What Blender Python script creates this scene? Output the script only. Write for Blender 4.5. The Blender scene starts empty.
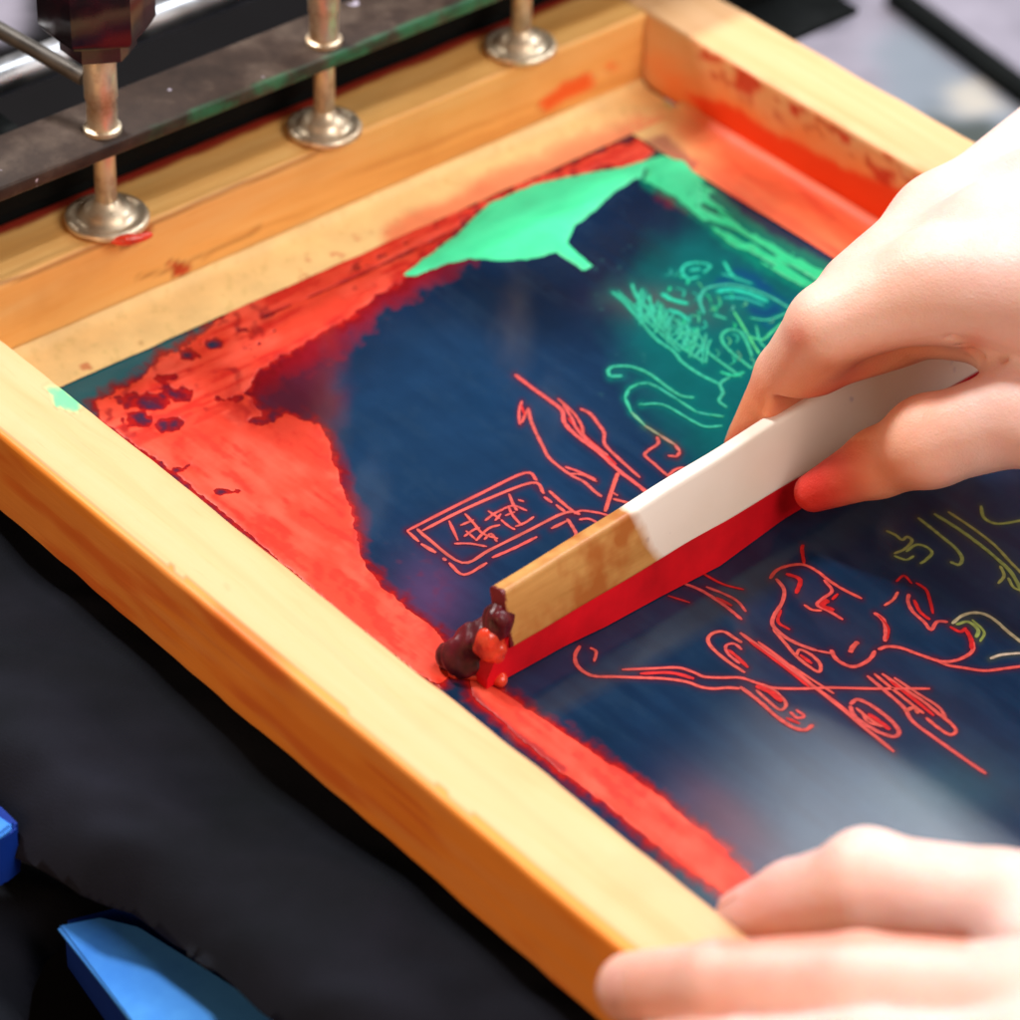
import bpy, bmesh, math, random
import numpy as np
from mathutils import Vector, Matrix

rng = np.random.default_rng(7)
SC = bpy.context.scene
COL = SC.collection

# ------------------------------------------------------------------ camera
S = 0.30                      # inner width of the frame in metres
PR = [0.8355966385630318, 0.9081862390415977, 0.03693755207842605]
CAM = np.array([2.6053970064721517, -1.5504963706270452, 2.0656793033394636]) * S
F = 3400.0


def rot(v):
    a, b, c = v
    Rz = Matrix.Rotation(a, 3, 'Z'); Rx = Matrix.Rotation(b, 3, 'X'); Rr = Matrix.Rotation(c, 3, 'Z')
    return Rz @ Rx @ Rr


RM = rot(PR)
R = np.array(RM)


def P(u, v, z=0.0):
    """point of the plane at height z that the photograph shows at pixel u, v"""
    d = R @ np.array([(u - 510) / F, (510 - v) / F, -1.0])
    return CAM + d * ((z - CAM[2]) / d[2])


def px(X):
    d = (np.asarray(X, float) - CAM) @ R
    return 510 + F * d[..., 0] / -d[..., 2], 510 - F * d[..., 1] / -d[..., 2]


cam = bpy.data.cameras.new('camera')
camo = bpy.data.objects.new('camera', cam)
COL.objects.link(camo)
camo.matrix_world = Matrix.Translation(CAM) @ RM.to_4x4()
cam.sensor_width = 36.0
cam.lens = 36.0 * F / 1020.0
cam.clip_start = 0.01
cam.clip_end = 50
cam.dof.use_dof = True
cam.dof.focus_distance = float(-((P(560, 560, -0.025) - CAM) @ R)[2])
cam.dof.aperture_fstop = 8.5
SC.camera = camo

# ------------------------------------------------------------------ helpers


def lin(r, g, b):
    f = lambda c: (c / 255 / 12.92) if c / 255 <= 0.04045 else ((c / 255 + 0.055) / 1.055) ** 2.4
    return (f(r), f(g), f(b))


def tag(o, label=None, cat=None, group=None, kind=None):
    if label: o['label'] = label
    if cat: o['category'] = cat
    if group: o['group'] = group
    if kind: o['kind'] = kind
    return o


def empty(name, loc, label, cat, group=None):
    o = bpy.data.objects.new(name, None)
    o.empty_display_size = 0.01
    o.location = loc
    COL.objects.link(o)
    return tag(o, label, cat, group)


def mesh_obj(name, verts, faces, mat, parent=None, smooth=True, cols=None):
    me = bpy.data.meshes.new(name)
    verts = np.asarray(verts, float)
    if parent is not None:
        verts = verts - np.array(parent.location)
    if isinstance(faces, np.ndarray):
        me.vertices.add(len(verts)); me.vertices.foreach_set('co', verts.astype(np.float32).ravel())
        n, k = faces.shape
        me.loops.add(n * k); me.loops.foreach_set('vertex_index', faces.astype(np.int32).ravel())
        me.polygons.add(n)
        me.polygons.foreach_set('loop_start', (np.arange(n) * k).astype(np.int32))
        me.polygons.foreach_set('loop_total', np.full(n, k, np.int32))
        me.update(calc_edges=True)
    else:
        me.from_pydata(verts.tolist(), [], faces)
        me.update()
    me.validate()
    if smooth:
        me.polygons.foreach_set('use_smooth', np.ones(len(me.polygons), bool))
    if cols is not None:
        a = me.color_attributes.new('pigment', 'FLOAT_COLOR', 'POINT')
        c = np.ones((len(verts), 4), np.float32); c[:, :3] = cols
        a.data.foreach_set('color', c.ravel())
    if mat: me.materials.append(mat)
    o = bpy.data.objects.new(name, me)
    COL.objects.link(o)
    if parent is not None: o.parent = parent
    return o


def bm_obj(name, bm, mat, parent=None, smooth=True):
    me = bpy.data.meshes.new(name)
    if parent is not None:
        bmesh.ops.translate(bm, verts=bm.verts, vec=-Vector(parent.location))
    bmesh.ops.recalc_face_normals(bm, faces=bm.faces)
    bm.to_mesh(me); bm.free()
    if smooth:
        me.polygons.foreach_set('use_smooth', np.ones(len(me.polygons), bool))
    if mat: me.materials.append(mat)
    o = bpy.data.objects.new(name, me)
    COL.objects.link(o)
    if parent is not None: o.parent = parent
    return o


def sharpen(o, ang=35):
    me = o.data
    bm = bmesh.new(); bm.from_mesh(me)
    for e in bm.edges:
        if len(e.link_faces) == 2 and e.calc_face_angle(0) > math.radians(ang): e.smooth = False
    bm.to_mesh(me); bm.free()
    return o


# --- value noise in numpy
def vnoise(x, y, cell, seed=0, octaves=3, z=None):
    out = np.zeros(np.broadcast(x, y).shape); amp = 1; tot = 0
    for k in range(octaves):
        r = np.random.default_rng(seed * 31 + k)
        T = r.random((128, 128))
        u = x / cell * 2 ** k + 1000.3 * (seed % 7 + 1); v = y / cell * 2 ** k + 700.7
        i = np.floor(u).astype(int); j = np.floor(v).astype(int)
        fu = u - i; fv = v - j
        fu = fu * fu * (3 - 2 * fu); fv = fv * fv * (3 - 2 * fv)
        g = lambda a, b: T[a % 128, b % 128]
        out = out + amp * ((g(i, j) * (1 - fu) + g(i + 1, j) * fu) * (1 - fv) + (g(i, j + 1) * (1 - fu) + g(i + 1, j + 1) * fu) * fv)
        tot += amp; amp *= 0.5
    return out / tot * 2 - 1


def sdpoly(x, y, poly):
    """signed distance (positive inside) of points to a polygon"""
    p = np.array(poly, float); d = np.full(x.shape, 1e18); ins = np.zeros(x.shape, bool)
    for i in range(len(p)):
        a = p[i]; b = p[(i + 1) % len(p)]; e = b - a
        wx = x - a[0]; wy = y - a[1]
        t = np.clip((wx * e[0] + wy * e[1]) / (e @ e + 1e-9), 0, 1)
        d = np.minimum(d, (wx - e[0] * t) ** 2 + (wy - e[1] * t) ** 2)
        c = ((a[1] > y) != (b[1] > y)) & (x < (b[0] - a[0]) * (y - a[1]) / (b[1] - a[1] + 1e-12) + a[0])
        ins ^= c
    d = np.sqrt(d)
    return np.where(ins, d, -d)


def sdline(x, y, pts):
    p = np.array(pts, float); d = np.full(x.shape, 1e18)
    for a, b in zip(p[:-1], p[1:]):
        e = b - a; wx = x - a[0]; wy = y - a[1]
        t = np.clip((wx * e[0] + wy * e[1]) / (e @ e + 1e-9), 0, 1)
        d = np.minimum(d, (wx - e[0] * t) ** 2 + (wy - e[1] * t) ** 2)
    return np.sqrt(d)


sstep = lambda a, b, v: (lambda t: t * t * (3 - 2 * t))(np.clip((v - a) / (b - a), 0, 1))


# --- surface nets
def surface_nets(val, org, h):
    """val<0 inside; returns verts, quads"""
    s = val < 0
    nx, ny, nz = val.shape
    cnt = np.zeros((nx - 1, ny - 1, nz - 1), np.int8)
    for dx in (0, 1):
        for dy in (0, 1):
            for dz in (0, 1):
                cnt += s[dx:nx - 1 + dx, dy:ny - 1 + dy, dz:nz - 1 + dz]
    act = (cnt > 0) & (cnt < 8)
    idx = np.full(act.shape, -1, np.int64)
    I, J, K = np.nonzero(act)
    idx[I, J, K] = np.arange(len(I))
    acc = np.zeros((len(I), 3)); num = np.zeros(len(I))
    cs = [(a, b, c) for a in (0, 1) for b in (0, 1) for c in (0, 1)]
    for a in cs:
        for ax in range(3):
            if a[ax]: continue
            b = list(a); b[ax] = 1
            va = val[I + a[0], J + a[1], K + a[2]]; vb = val[I + b[0], J + b[1], K + b[2]]
            m = (va < 0) != (vb < 0)
            t = np.where(m, va / np.where(m, va - vb, 1), 0)
            pt = np.array(a, float)[None, :].repeat(len(I), 0); pt[:, ax] += t
            acc += pt * m[:, None]; num += m
    V = acc / np.maximum(num, 1)[:, None] + np.stack([I, J, K], 1)
    V = V * h + org
    Q = []
    for ax in range(3):
        o1, o2 = [(1, 2), (2, 0), (0, 1)][ax]
        sl0 = [slice(None)] * 3; sl1 = [slice(None)] * 3
        sl0[ax] = slice(0, -1); sl1[ax] = slice(1, None)
        ch = s[tuple(sl0)] != s[tuple(sl1)]
        A = np.array(np.nonzero(ch))
        ok = (A[o1] > 0) & (A[o2] > 0) & (A[o1] < val.shape[o1] - 1) & (A[o2] < val.shape[o2] - 1)
        A = A[:, ok]
        def cell(d1, d2):
            B = A.copy(); B[o1] -= d1; B[o2] -= d2
            return idx[B[0], B[1], B[2]]
        q = np.stack([cell(1, 1), cell(0, 1), cell(0, 0), cell(1, 0)], 1)
        flip = ~s[A[0], A[1], A[2]]
        q[flip] = q[flip][:, ::-1]
        Q.append(q)
    return V, np.concatenate(Q)


def smin(a, b, k):
    h = np.clip(0.5 + 0.5 * (b - a) / k, 0, 1)
    return b * (1 - h) + a * h - k * h * (1 - h)


def cone(X, a, b, ra, rb, flat=None):
    a = np.array(a, np.float32); b = np.array(b, np.float32); e = b - a
    w = X - a
    t = np.clip((w @ e) / (e @ e), 0, 1)
    q = w - t[..., None] * e
    if flat is not None:       # flat = (normal, factor): squash across that direction
        n, k = flat
        n = np.array(n, np.float32); n /= np.linalg.norm(n)
        dn = (q @ n)[..., None] * n
        q = q + dn * (k - 1)
    return np.sqrt((q * q).sum(-1)) - (ra + (rb - ra) * t)


# ------------------------------------------------------------------ materials
def new_mat(name):
    m = bpy.data.materials.new(name); m.use_nodes = True
    nt = m.node_tree
    return m, nt, nt.nodes['Principled BSDF']


def N(nt, t, **kw):
    n = nt.nodes.new(t)
    for k, v in kw.items():
        if k.startswith('i_'):
            n.inputs[k[2:].replace('_', ' ')].default_value = v
        else:
            setattr(n, k, v)
    return n


def ramp(nt, fac, stops):
    n = nt.nodes.new('ShaderNodeValToRGB')
    el = n.color_ramp.elements
    while len(el) < len(stops): el.new(0.5)
    for e, (p, c) in zip(el, stops):
        e.position = p; e.color = (*c, 1) if len(c) == 3 else c
    nt.links.new(fac, n.inputs[0])
    return n.outputs[0]


def bump(nt, bs, h, strength, dist=0.001):
    b = N(nt, 'ShaderNodeBump'); b.inputs['Strength'].default_value = strength; b.inputs['Distance'].default_value = dist
    nt.links.new(h, b.inputs['Height']); nt.links.new(b.outputs[0], bs.inputs['Normal'])


def coords(nt, scale=(1, 1, 1), rotz=0.0):
    tc = N(nt, 'ShaderNodeTexCoord'); mp = N(nt, 'ShaderNodeMapping')
    mp.inputs['Scale'].default_value = scale; mp.inputs['Rotation'].default_value = (0, 0, rotz)
    nt.links.new(tc.outputs['Object'], mp.inputs[0])
    return mp.outputs[0]


def noise(nt, vec, scale, detail=4, rough=0.55, dist=0):
    n = N(nt, 'ShaderNodeTexNoise'); n.inputs['Scale'].default_value = scale
    n.inputs['Detail'].default_value = detail; n.inputs['Roughness'].default_value = rough; n.inputs['Distortion'].default_value = dist
    nt.links.new(vec, n.inputs['Vector'])
    return n.outputs[0]


def mixc(nt, fac, a, b, mode='MIX'):
    n = N(nt, 'ShaderNodeMix', data_type='RGBA', blend_type=mode)
    if isinstance(fac, (int, float)): n.inputs[0].default_value = fac
    else: nt.links.new(fac, n.inputs[0])
    for s, v in ((6, a), (7, b)):
        if isinstance(v, tuple): n.inputs[s].default_value = (*v[:3], 1)
        else: nt.links.new(v, n.inputs[s])
    return n.outputs[2]


def wood(name, axis, base, dark, pale, rough=0.5):
    """pine with long grain along axis (0 = x, 1 = y)"""
    m, nt, bs = new_mat(name)
    sc = [14, 14, 14]; sc[axis] = 1.1
    v = coords(nt, tuple(sc))
    n1 = noise(nt, v, 6.0, 5, 0.6, 0.8)
    sc2 = [60, 60, 60]; sc2[axis] = 3
    n2 = noise(nt, coords(nt, tuple(sc2)), 12, 3, 0.6)
    w = N(nt, 'ShaderNodeTexWave', wave_type='BANDS'); w.bands_direction = 'Y' if axis == 0 else 'X'
    w.inputs['Scale'].default_value = 1.6; w.inputs['Distortion'].default_value = 5; w.inputs['Detail'].default_value = 2
    nt.links.new(v, w.inputs['Vector'])
    c = ramp(nt, n1, [(0.3, pale), (0.55, base), (0.8, dark)])
    c2 = mixc(nt, 0.18, c, ramp(nt, w.outputs[0], [(0.0, dark), (0.25, base), (1, pale)]))
    c3 = mixc(nt, ramp(nt, n2, [(0.62, (0, 0, 0)), (0.75, (0.35, 0.35, 0.35))]), c2, dark)
    blot = noise(nt, coords(nt, (1, 1, 1)), 25, 3, 0.6)
    c4 = mixc(nt, ramp(nt, blot, [(0.55, (0, 0, 0)), (0.75, (0.3, 0.3, 0.3))]), c3, dark)
    a = N(nt, 'ShaderNodeAttribute'); a.attribute_name = 'pigment'
    c5 = mixc(nt, a.outputs['Alpha'], c4, a.outputs['Color'])
    nt.links.new(c5, bs.inputs['Base Color'])
    bs.inputs['Roughness'].default_value = rough
    bs.inputs['Specular IOR Level'].default_value = 0.35
    bump(nt, bs, n2, 0.25, 0.0006)
    return m


PB, PD, PP = (0.76, 0.44, 0.21), (0.62, 0.31, 0.12), (0.77, 0.47, 0.25)
M_wood_x = wood('pine_x', 0, PB, PD, PP)
M_wood_y = wood('pine_y', 1, (0.88, 0.46, 0.13), (0.60, 0.24, 0.05), (0.90, 0.55, 0.20))


def pigment_mat(name, rough, bumpy=0.15, bscale=900, spec=0.5, weave=False, coat=0.0):
    m, nt, bs = new_mat(name)
    a = N(nt, 'ShaderNodeAttribute'); a.attribute_name = 'pigment'
    v = coords(nt)
    n1 = noise(nt, v, 60, 4, 0.6)
    c = mixc(nt, 0.35, a.outputs['Color'], mixc(nt, 1.0, a.outputs['Color'], ramp(nt, n1, [(0.3, (0.45, 0.45, 0.45)), (0.7, (1, 1, 1))]), 'MULTIPLY'))
    nt.links.new(c, bs.inputs['Base Color'])
    bs.inputs['Roughness'].default_value = rough
    bs.inputs['Specular IOR Level'].default_value = spec
    bs.inputs['Coat Weight'].default_value = coat
    bs.inputs['Coat Roughness'].default_value = 0.12
    if weave:
        w1 = N(nt, 'ShaderNodeTexWave'); w1.bands_direction = 'X'; w1.inputs['Scale'].default_value = 500
        w2 = N(nt, 'ShaderNodeTexWave'); w2.bands_direction = 'Y'; w2.inputs['Scale'].default_value = 500
        nt.links.new(v, w1.inputs[0]); nt.links.new(v, w2.inputs[0])
        mm = N(nt, 'ShaderNodeMath', operation='ADD'); nt.links.new(w1.outputs[1], mm.inputs[0]); nt.links.new(w2.outputs[1], mm.inputs[1])
        bump(nt, bs, mm.outputs[0], 0.03, 0.0002)
    else:
        bump(nt, bs, noise(nt, v, bscale, 3), bumpy, 0.0006)
    return m


M_fabric = pigment_mat('screen_fabric', 0.07, weave=True, spec=0.30)
M_ink = pigment_mat('wet_ink', 0.42, 0.22, 260, spec=0.22)
M_tape = pigment_mat('paper_tape', 0.5, 0.2, 150, spec=0.3)
M_line = pigment_mat('printed_line', 0.5, 0.2, 800, spec=0.15)


def metal(name, col, rough, dirt=(0.25, 0.14, 0.06), amt=0.5, scale=60, metallic=1.0):
    m, nt, bs = new_mat(name)
    v = coords(nt)
    n1 = noise(nt, v, scale, 5, 0.65)
    nt.links.new(mixc(nt, ramp(nt, n1, [(0.45, (0, 0, 0)), (0.7, (amt, amt, amt))]), col, dirt), bs.inputs['Base Color'])
    bs.inputs['Metallic'].default_value = metallic
    nt.links.new(ramp(nt, noise(nt, v, scale * 2, 3), [(0.3, (rough * .8,) * 3), (0.7, (min(1, rough * 1.5),) * 3)]), bs.inputs['Roughness'])
    bump(nt, bs, n1, 0.15, 0.0005)
    return m


M_brass = metal('nickel', (0.76, 0.64, 0.47), 0.38, (0.36, 0.19, 0.08), 0.8, 120, metallic=0.7)
M_steel = metal('rod_steel', (0.50, 0.51, 0.54), 0.32, (0.4, 0.38, 0.36), 0.3, 40)
M_plate = metal('stained_plate', (0.055, 0.035, 0.028), 0.38, (0.16, 0.11, 0.085), 0.8, 55, metallic=0.3)
M_black = metal('black_metal', (0.004, 0.005, 0.005), 0.7, (0.010, 0.012, 0.011), 0.5, 40, metallic=0.0)
M_black.node_tree.nodes['Principled BSDF'].inputs['Specular IOR Level'].default_value = 0.1
M_lever = metal('lever_metal', (0.10, 0.09, 0.08), 0.4, (0.2, 0.17, 0.14), 0.5, 60, metallic=0.5)
M_knob = metal('knob_plastic', (0.012, 0.006, 0.010), 0.15, (0.06, 0.004, 0.015), 0.8, 30, metallic=0.0)
M_blue = metal('blue_paint', (0.004, 0.03, 0.26), 0.6, (0.004, 0.02, 0.16), 0.5, 18, metallic=0.0)
M_blue2 = metal('pale_blue_paint', (0.07, 0.32, 0.88), 0.6, (0.02, 0.14, 0.65), 0.8, 14, metallic=0.0)


for m_b in (M_blue, M_blue2): m_b.node_tree.nodes['Principled BSDF'].inputs['Specular IOR Level'].default_value = 0.15


def plain(name, col, rough, spec=0.5, nscale=50, var=0.2, bstr=0.1):
    m, nt, bs = new_mat(name)
    v = coords(nt)
    n1 = noise(nt, v, nscale, 4)
    c0 = tuple(c * (1 - var) for c in col); c1 = tuple(min(1, c * (1 + var)) for c in col)
    nt.links.new(ramp(nt, n1, [(0.3, c0), (0.7, c1)]), bs.inputs['Base Color'])
    bs.inputs['Roughness'].default_value = rough
    bs.inputs['Specular IOR Level'].default_value = spec
    bump(nt, bs, n1, bstr, 0.001)
    return m, nt, bs


M_rubber = plain('red_rubber', (0.62, 0.004, 0.012), 0.5, 0.25, 40, 0.25)[0]
M_darkink = plain('dried_ink', (0.09, 0.003, 0.009), 0.4, 0.4, 120, 0.7, 0.4)[0]
M_redink = plain('wet_red_ink', (0.75, 0.05, 0.02), 0.25, 0.5, 90, 0.5, 0.3)[0]


def cloth_mat():
    m, nt, bs = new_mat('black_cotton')
    v = coords(nt)
    c = ramp(nt, noise(nt, v, 14, 5, 0.6), [(0.3, (0.004, 0.006, 0.009)), (0.7, (0.011, 0.012, 0.021))])
    nt.links.new(c, bs.inputs['Base Color'])
    bs.inputs['Roughness'].default_value = 0.9
    bs.inputs['Specular IOR Level'].default_value = 0.15
    bs.inputs['Sheen Weight'].default_value = 0.0
    bump(nt, bs, noise(nt, v, 1500, 2), 0.3, 0.0005)
    return m


M_cloth = cloth_mat()

# ================================================================== THE SCREEN
w, h = 0.0291, 0.0317
L = 0.46
zm = -0.0307
screen = empty('silk_screen', (0.0, 0.0, -h), 'ink stained silk screen with pine frame and dark blue stencil under the squeegee', 'screen')


def bar(name, a0, a1, b0, b1, z0, z1, axis, mat, seed, inkfn=None, res=0.0025, bev=0.0016):
    """rounded wooden rail with fine surface grid; axis = long axis"""
    if axis == 0: l0, l1, c0, c1 = a0, a1, b0, b1
    else: l0, l1, c0, c1 = b0, b1, a0, a1
    # cross section loop, densely sampled
    pts = []
    cw, ch = c1 - c0, z1 - z0
    def seg(pa, pb, n):
        for i in range(n): pts.append((pa[0] + (pb[0] - pa[0]) * i / n, pa[1] + (pb[1] - pa[1]) * i / n))
    corners = [(c0, z0), (c1, z0), (c1, z1), (c0, z1)]
    n = int(max(cw, ch) / 0.0016)
    for k in range(4):
        A = np.array(corners[k]); B = np.array(corners[(k + 1) % 4]); C2 = np.array(corners[(k + 2) % 4])
        e = (B - A) / np.linalg.norm(B - A); f = (C2 - B) / np.linalg.norm(C2 - B)
        seg(A + e * bev, B - e * bev, n)
        for j in range(4):
            t = math.pi / 2 * j / 4
            pts.append(tuple(B - e * bev * (1 - math.sin(t)) + f * bev * (1 - math.cos(t))))
    pts = np.array(pts)
    ns = max(3, int((l1 - l0) / res) + 1)
    ls = np.linspace(l0, l1, ns)
    np_ = len(pts)
    V = np.zeros((ns, np_, 3))
    LL = ls[:, None].repeat(np_, 1)
    cc = pts[None, :, 0].repeat(ns, 0); zz = pts[None, :, 1].repeat(ns, 0)
    cen = np.array([(c0 + c1) / 2, (z0 + z1) / 2])
    wob = 0.0004 * vnoise(LL, cc + zz, 0.02, seed, 3)
    s = 1 + wob / 0.014
    cc = cen[0] + (cc - cen[0]) * s + 0.0003 * vnoise(LL, 0 * LL, 0.05, seed + 3, 2)
    zz = cen[1] + (zz - cen[1]) * s
    V[..., 0], V[..., 1] = (LL, cc) if axis == 0 else (cc, LL)
    V[..., 2] = zz
    idx = np.arange(ns * np_).reshape(ns, np_)
    q = np.stack([idx[:-1], idx[1:], np.roll(idx, -1, 1)[1:], np.roll(idx, -1, 1)[:-1]], -1).reshape(-1, 4)
    V = V.reshape(-1, 3)
    cols = np.zeros((len(V), 4), np.float32)
    if inkfn is not None: cols = inkfn(V)
    faces = q.tolist() + [idx[0][::-1].tolist(), idx[-1].tolist()]
    me = bpy.data.meshes.new(name)
    o0 = np.array(screen.location)
    me.from_pydata((V - o0).tolist(), [], faces); me.update()
    bm = bmesh.new(); bm.from_mesh(me); bmesh.ops.recalc_face_normals(bm, faces=bm.faces); bm.to_mesh(me); bm.free()
    me.polygons.foreach_set('use_smooth', np.ones(len(me.polygons), bool))
    at = me.color_attributes.new('pigment', 'FLOAT_COLOR', 'POINT'); at.data.foreach_set('color', cols.astype(np.float32).ravel())
    me.materials.append(mat)
    o = bpy.data.objects.new(name, me); COL.objects.link(o); o.parent = screen
    return o


def layer(cols, col, m):
    """paint colour with coverage m over rgba coverage array"""
    a = cols[:, 3]; na = m + a * (1 - m)
    for k in range(3):
        cols[:, k] = np.where(na > 1e-4, (col[k] * m + cols[:, k] * a * (1 - m)) / np.maximum(na, 1e-4), cols[:, k])
    cols[:, 3] = na


RED = lin(238, 62, 40); ORED = lin(236, 60, 10); DRED = lin(120, 12, 12); GREEN = lin(70, 225, 165)


def ink_right(V):
    c = np.zeros((len(V), 4)); u, v = px(V)
    wall = (V[:, 1] < S + 0.004)
    n = vnoise(u, v, 26, 3, 4); n2 = vnoise(u, v, 9, 4, 3)
    layer(c, lin(250, 120, 40), 0.75 * wall * sstep(-30, 40, sdpoly(u, v, [(648, 60), (700, 60), (960, 200), (960, 330), (640, 160)]) + 22 * n))
    layer(c, ORED, 0.95 * wall * sstep(-3, 5, sdpoly(u, v, [(684, 92), (705, 94), (770, 128), (850, 170), (930, 195), (930, 260), (850, 212), (770, 165), (700, 118)]) + 5 * n + 3 * n2))
    for q in ([(700, 52), (725, 58), (722, 64), (700, 60)], [(733, 72), (752, 70), (765, 90), (750, 97), (735, 90)], [(788, 100), (805, 108), (798, 118), (788, 112)], [(838, 130), (855, 134), (848, 145), (838, 142)], [(870, 165), (900, 172), (890, 185), (872, 178)]):
        layer(c, lin(205, 40, 15), 0.9 * sstep(-3, 3, sdpoly(u, v, q) + 4 * n2) * (V[:, 2] < -0.001))
    layer(c, lin(190, 60, 20), 0.75 * wall * (V[:, 2] < -0.001) * sstep(0.12, 0.4, n2) * sstep(-10, 6, sdpoly(u, v, [(690, 40), (960, 180), (960, 215), (700, 75)])))
    return c


def ink_shade_far(V):
    c = np.zeros((len(V), 4)); u, v = px(V)
    n = vnoise(u, v, 26, 5, 4); n2 = vnoise(u, v, 8, 6, 3)
    wall = V[:, 0] > -0.003
    layer(c, lin(235, 85, 20), 0.9 * wall * sstep(-4, 5, sdpoly(u, v, [(538, 104), (560, 84), (592, 72), (594, 86), (566, 100), (545, 110)]) + 5 * n + 2 * n2))
    layer(c, lin(235, 110, 40), 0.6 * wall * sstep(-4, 4, sdpoly(u, v, [(604, 66), (612, 60), (620, 68), (612, 74)]) + 3 * n2))
    layer(c, lin(190, 40, 15), 0.95 * sstep(-2, 2, sdpoly(u, v, [(168, 262), (182, 262), (192, 268), (184, 275), (172, 276)]) + 2 * n2))
    layer(c, lin(150, 20, 15), 0.95 * sstep(-2, 2, sdpoly(u, v, [(112, 238), (134, 238), (146, 226), (152, 230), (140, 243), (124, 247)]) + 2 * n2))
    # long dark grain line and clamp plate's shadow painted maroon on the rear edge
    g = sdline(u, v + 5 * vnoise(u, v, 60, 9, 2), [(-40, 300), (60, 262), (130, 232), (200, 198), (300, 160), (345, 142)])
    layer(c, lin(120, 60, 15), 0.55 * sstep(4, 0.5, g) * wall)
    g = sdline(u, v + 5 * n, [(140, 278), (175, 268), (215, 250), (260, 228)])
    layer(c, lin(150, 80, 20), 0.5 * sstep(3, 0.5, g))
    layer(c, lin(140, 6, 16), 0.95 * sstep(-0.0218, -0.0245, V[:, 0] + 0.0012 * n))
    return c


def ink_front(V):
    c = np.zeros((len(V), 4)); u, v = px(V)
    n = vnoise(u, v, 8, 8, 3); nl = vnoise(V[:, 0] / 6, V[:, 2], 0.006, 12, 3)
    top = V[:, 2] > -0.004
    layer(c, lin(90, 210, 150), 0.9 * top * sstep(-3, 3, sdpoly(u, v, [(46, 388), (62, 384), (82, 404), (78, 412), (56, 408)]) + 5 * n))
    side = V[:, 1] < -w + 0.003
    layer(c, lin(240, 146, 50), 0.85 * side)  # whole outer side coloured orange
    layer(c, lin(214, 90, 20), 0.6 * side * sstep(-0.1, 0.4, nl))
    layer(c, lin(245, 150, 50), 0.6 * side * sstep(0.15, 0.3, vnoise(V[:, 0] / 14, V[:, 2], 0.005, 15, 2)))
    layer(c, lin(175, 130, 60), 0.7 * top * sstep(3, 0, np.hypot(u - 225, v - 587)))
    return c


def ink_none(V):
    return np.zeros((len(V), 4))


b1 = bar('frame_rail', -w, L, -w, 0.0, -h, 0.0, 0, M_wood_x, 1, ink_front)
b2 = bar('frame_rail', -w, L, S, S + w, -h, 0.0, 0, M_wood_x, 2, ink_right)
b3 = bar('frame_rail', -w, 0.0, 0.0004, S - 0.0004, -h, -0.0003, 1, M_wood_y, 3, ink_shade_far)
b4 = bar('frame_rail', L - w, L, 0.0004, S - 0.0004, -h, -0.0003, 1, M_wood_y, 4, ink_none, res=0.005)
b1['label'] = 'front pine rail with pale top and orange outer side'
b2['label'] = 'pine rail with red ink smeared on its inner face'
b3['label'] = 'pine rail held under the clamp bolts'

# --- fabric sheet with stains
res = 0.00065
A = np.arange(0.0, L - w + 1e-6, res); B = np.arange(0.0, S + 1e-6, res)
AA, BB = np.meshgrid(A, B, indexing='ij')
ZZ = np.full_like(AA, zm) + 0.00003 * vnoise(AA, BB, 0.05, 20, 2)
X3 = np.stack([AA, BB, ZZ], -1)
U, V_ = px(X3)
n1 = vnoise(U, V_, 90, 21, 4); n2 = vnoise(U, V_, 22, 22, 4); n3 = vnoise(U, V_, 7, 23, 3)
# streak noise along the stroke direction (squeegee pulled along A)
ns_ = vnoise(AA / 7, BB, 0.004, 24, 3)

base = np.array(lin(20, 45, 74))
cols = np.ones(X3.shape) * base * (1 + 0.22 * n1[..., None])


def paint(col, m):
    global cols
    m = np.clip(m, 0, 1)[..., None]
    cols = cols * (1 - m) + np.array(col) * m


G = lambda cx, cy, rx, ry, ang=0: np.exp(-(((U - cx) * math.cos(ang) + (V_ - cy) * math.sin(ang)) / rx) ** 2 - ((-(U - cx) * math.sin(ang) + (V_ - cy) * math.cos(ang)) / ry) ** 2)
paint(lin(22, 20, 36), 0.75 * sstep(-50, 40, sdpoly(U, V_, [(560, 250), (640, 180), (720, 230), (760, 290), (640, 300), (560, 330), (470, 300), (400, 320), (360, 360), (380, 290)]) + 25 * n1))
paint(lin(12, 32, 60), 0.45 * sstep(-0.1, 0.45, ns_))
paint(lin(26, 58, 92), 0.5 * G(450, 420, 150, 120))
paint(lin(40, 64, 88), 0.14 * sstep(0.15, 0.5, -ns_ + 0.4 * n3))
paint(lin(6, 92, 92), 0.85 * sstep(-35, 35, sdpoly(U, V_, [(640, 270), (700, 225), (760, 250), (860, 300), (900, 460), (700, 470), (650, 400), (610, 300)]) + 14 * n2))
paint(lin(12, 50, 110), 0.7 * sstep(-6, 6, sdpoly(U, V_, [(735, 262), (790, 300), (770, 330), (740, 300), (700, 290)]) + 8 * n2))
paint(lin(95, 20, 34), 0.8 * sstep(-26, 10, sdpoly(U, V_, [(240, 385), (330, 345), (330, 420), (300, 420), (270, 410)]) + 10 * n2))
paint(lin(110, 24, 38), 0.75 * sstep(0, 1, 1 - np.clip(sdline(U, V_, [(330, 440), (352, 500), (362, 560), (400, 605), (450, 640)]) / (16 + 14 * n2), 0, 1)))
paint(lin(96, 60, 100), 0.6 * G(432, 600, 40, 45))
paint(lin(110, 24, 44), 0.35 * sstep(0.0, 0.5, n3 + n2) * G(418, 578, 34, 22, 0.8))
paint(lin(140, 16, 24), 0.9 * (1 - np.clip(sdline(U, V_, [(250, 388), (300, 352), (370, 306), (430, 268), (520, 215)]) / (22 + 16 * n2 + 10 * n3), 0, 1)) ** 0.7)
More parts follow.
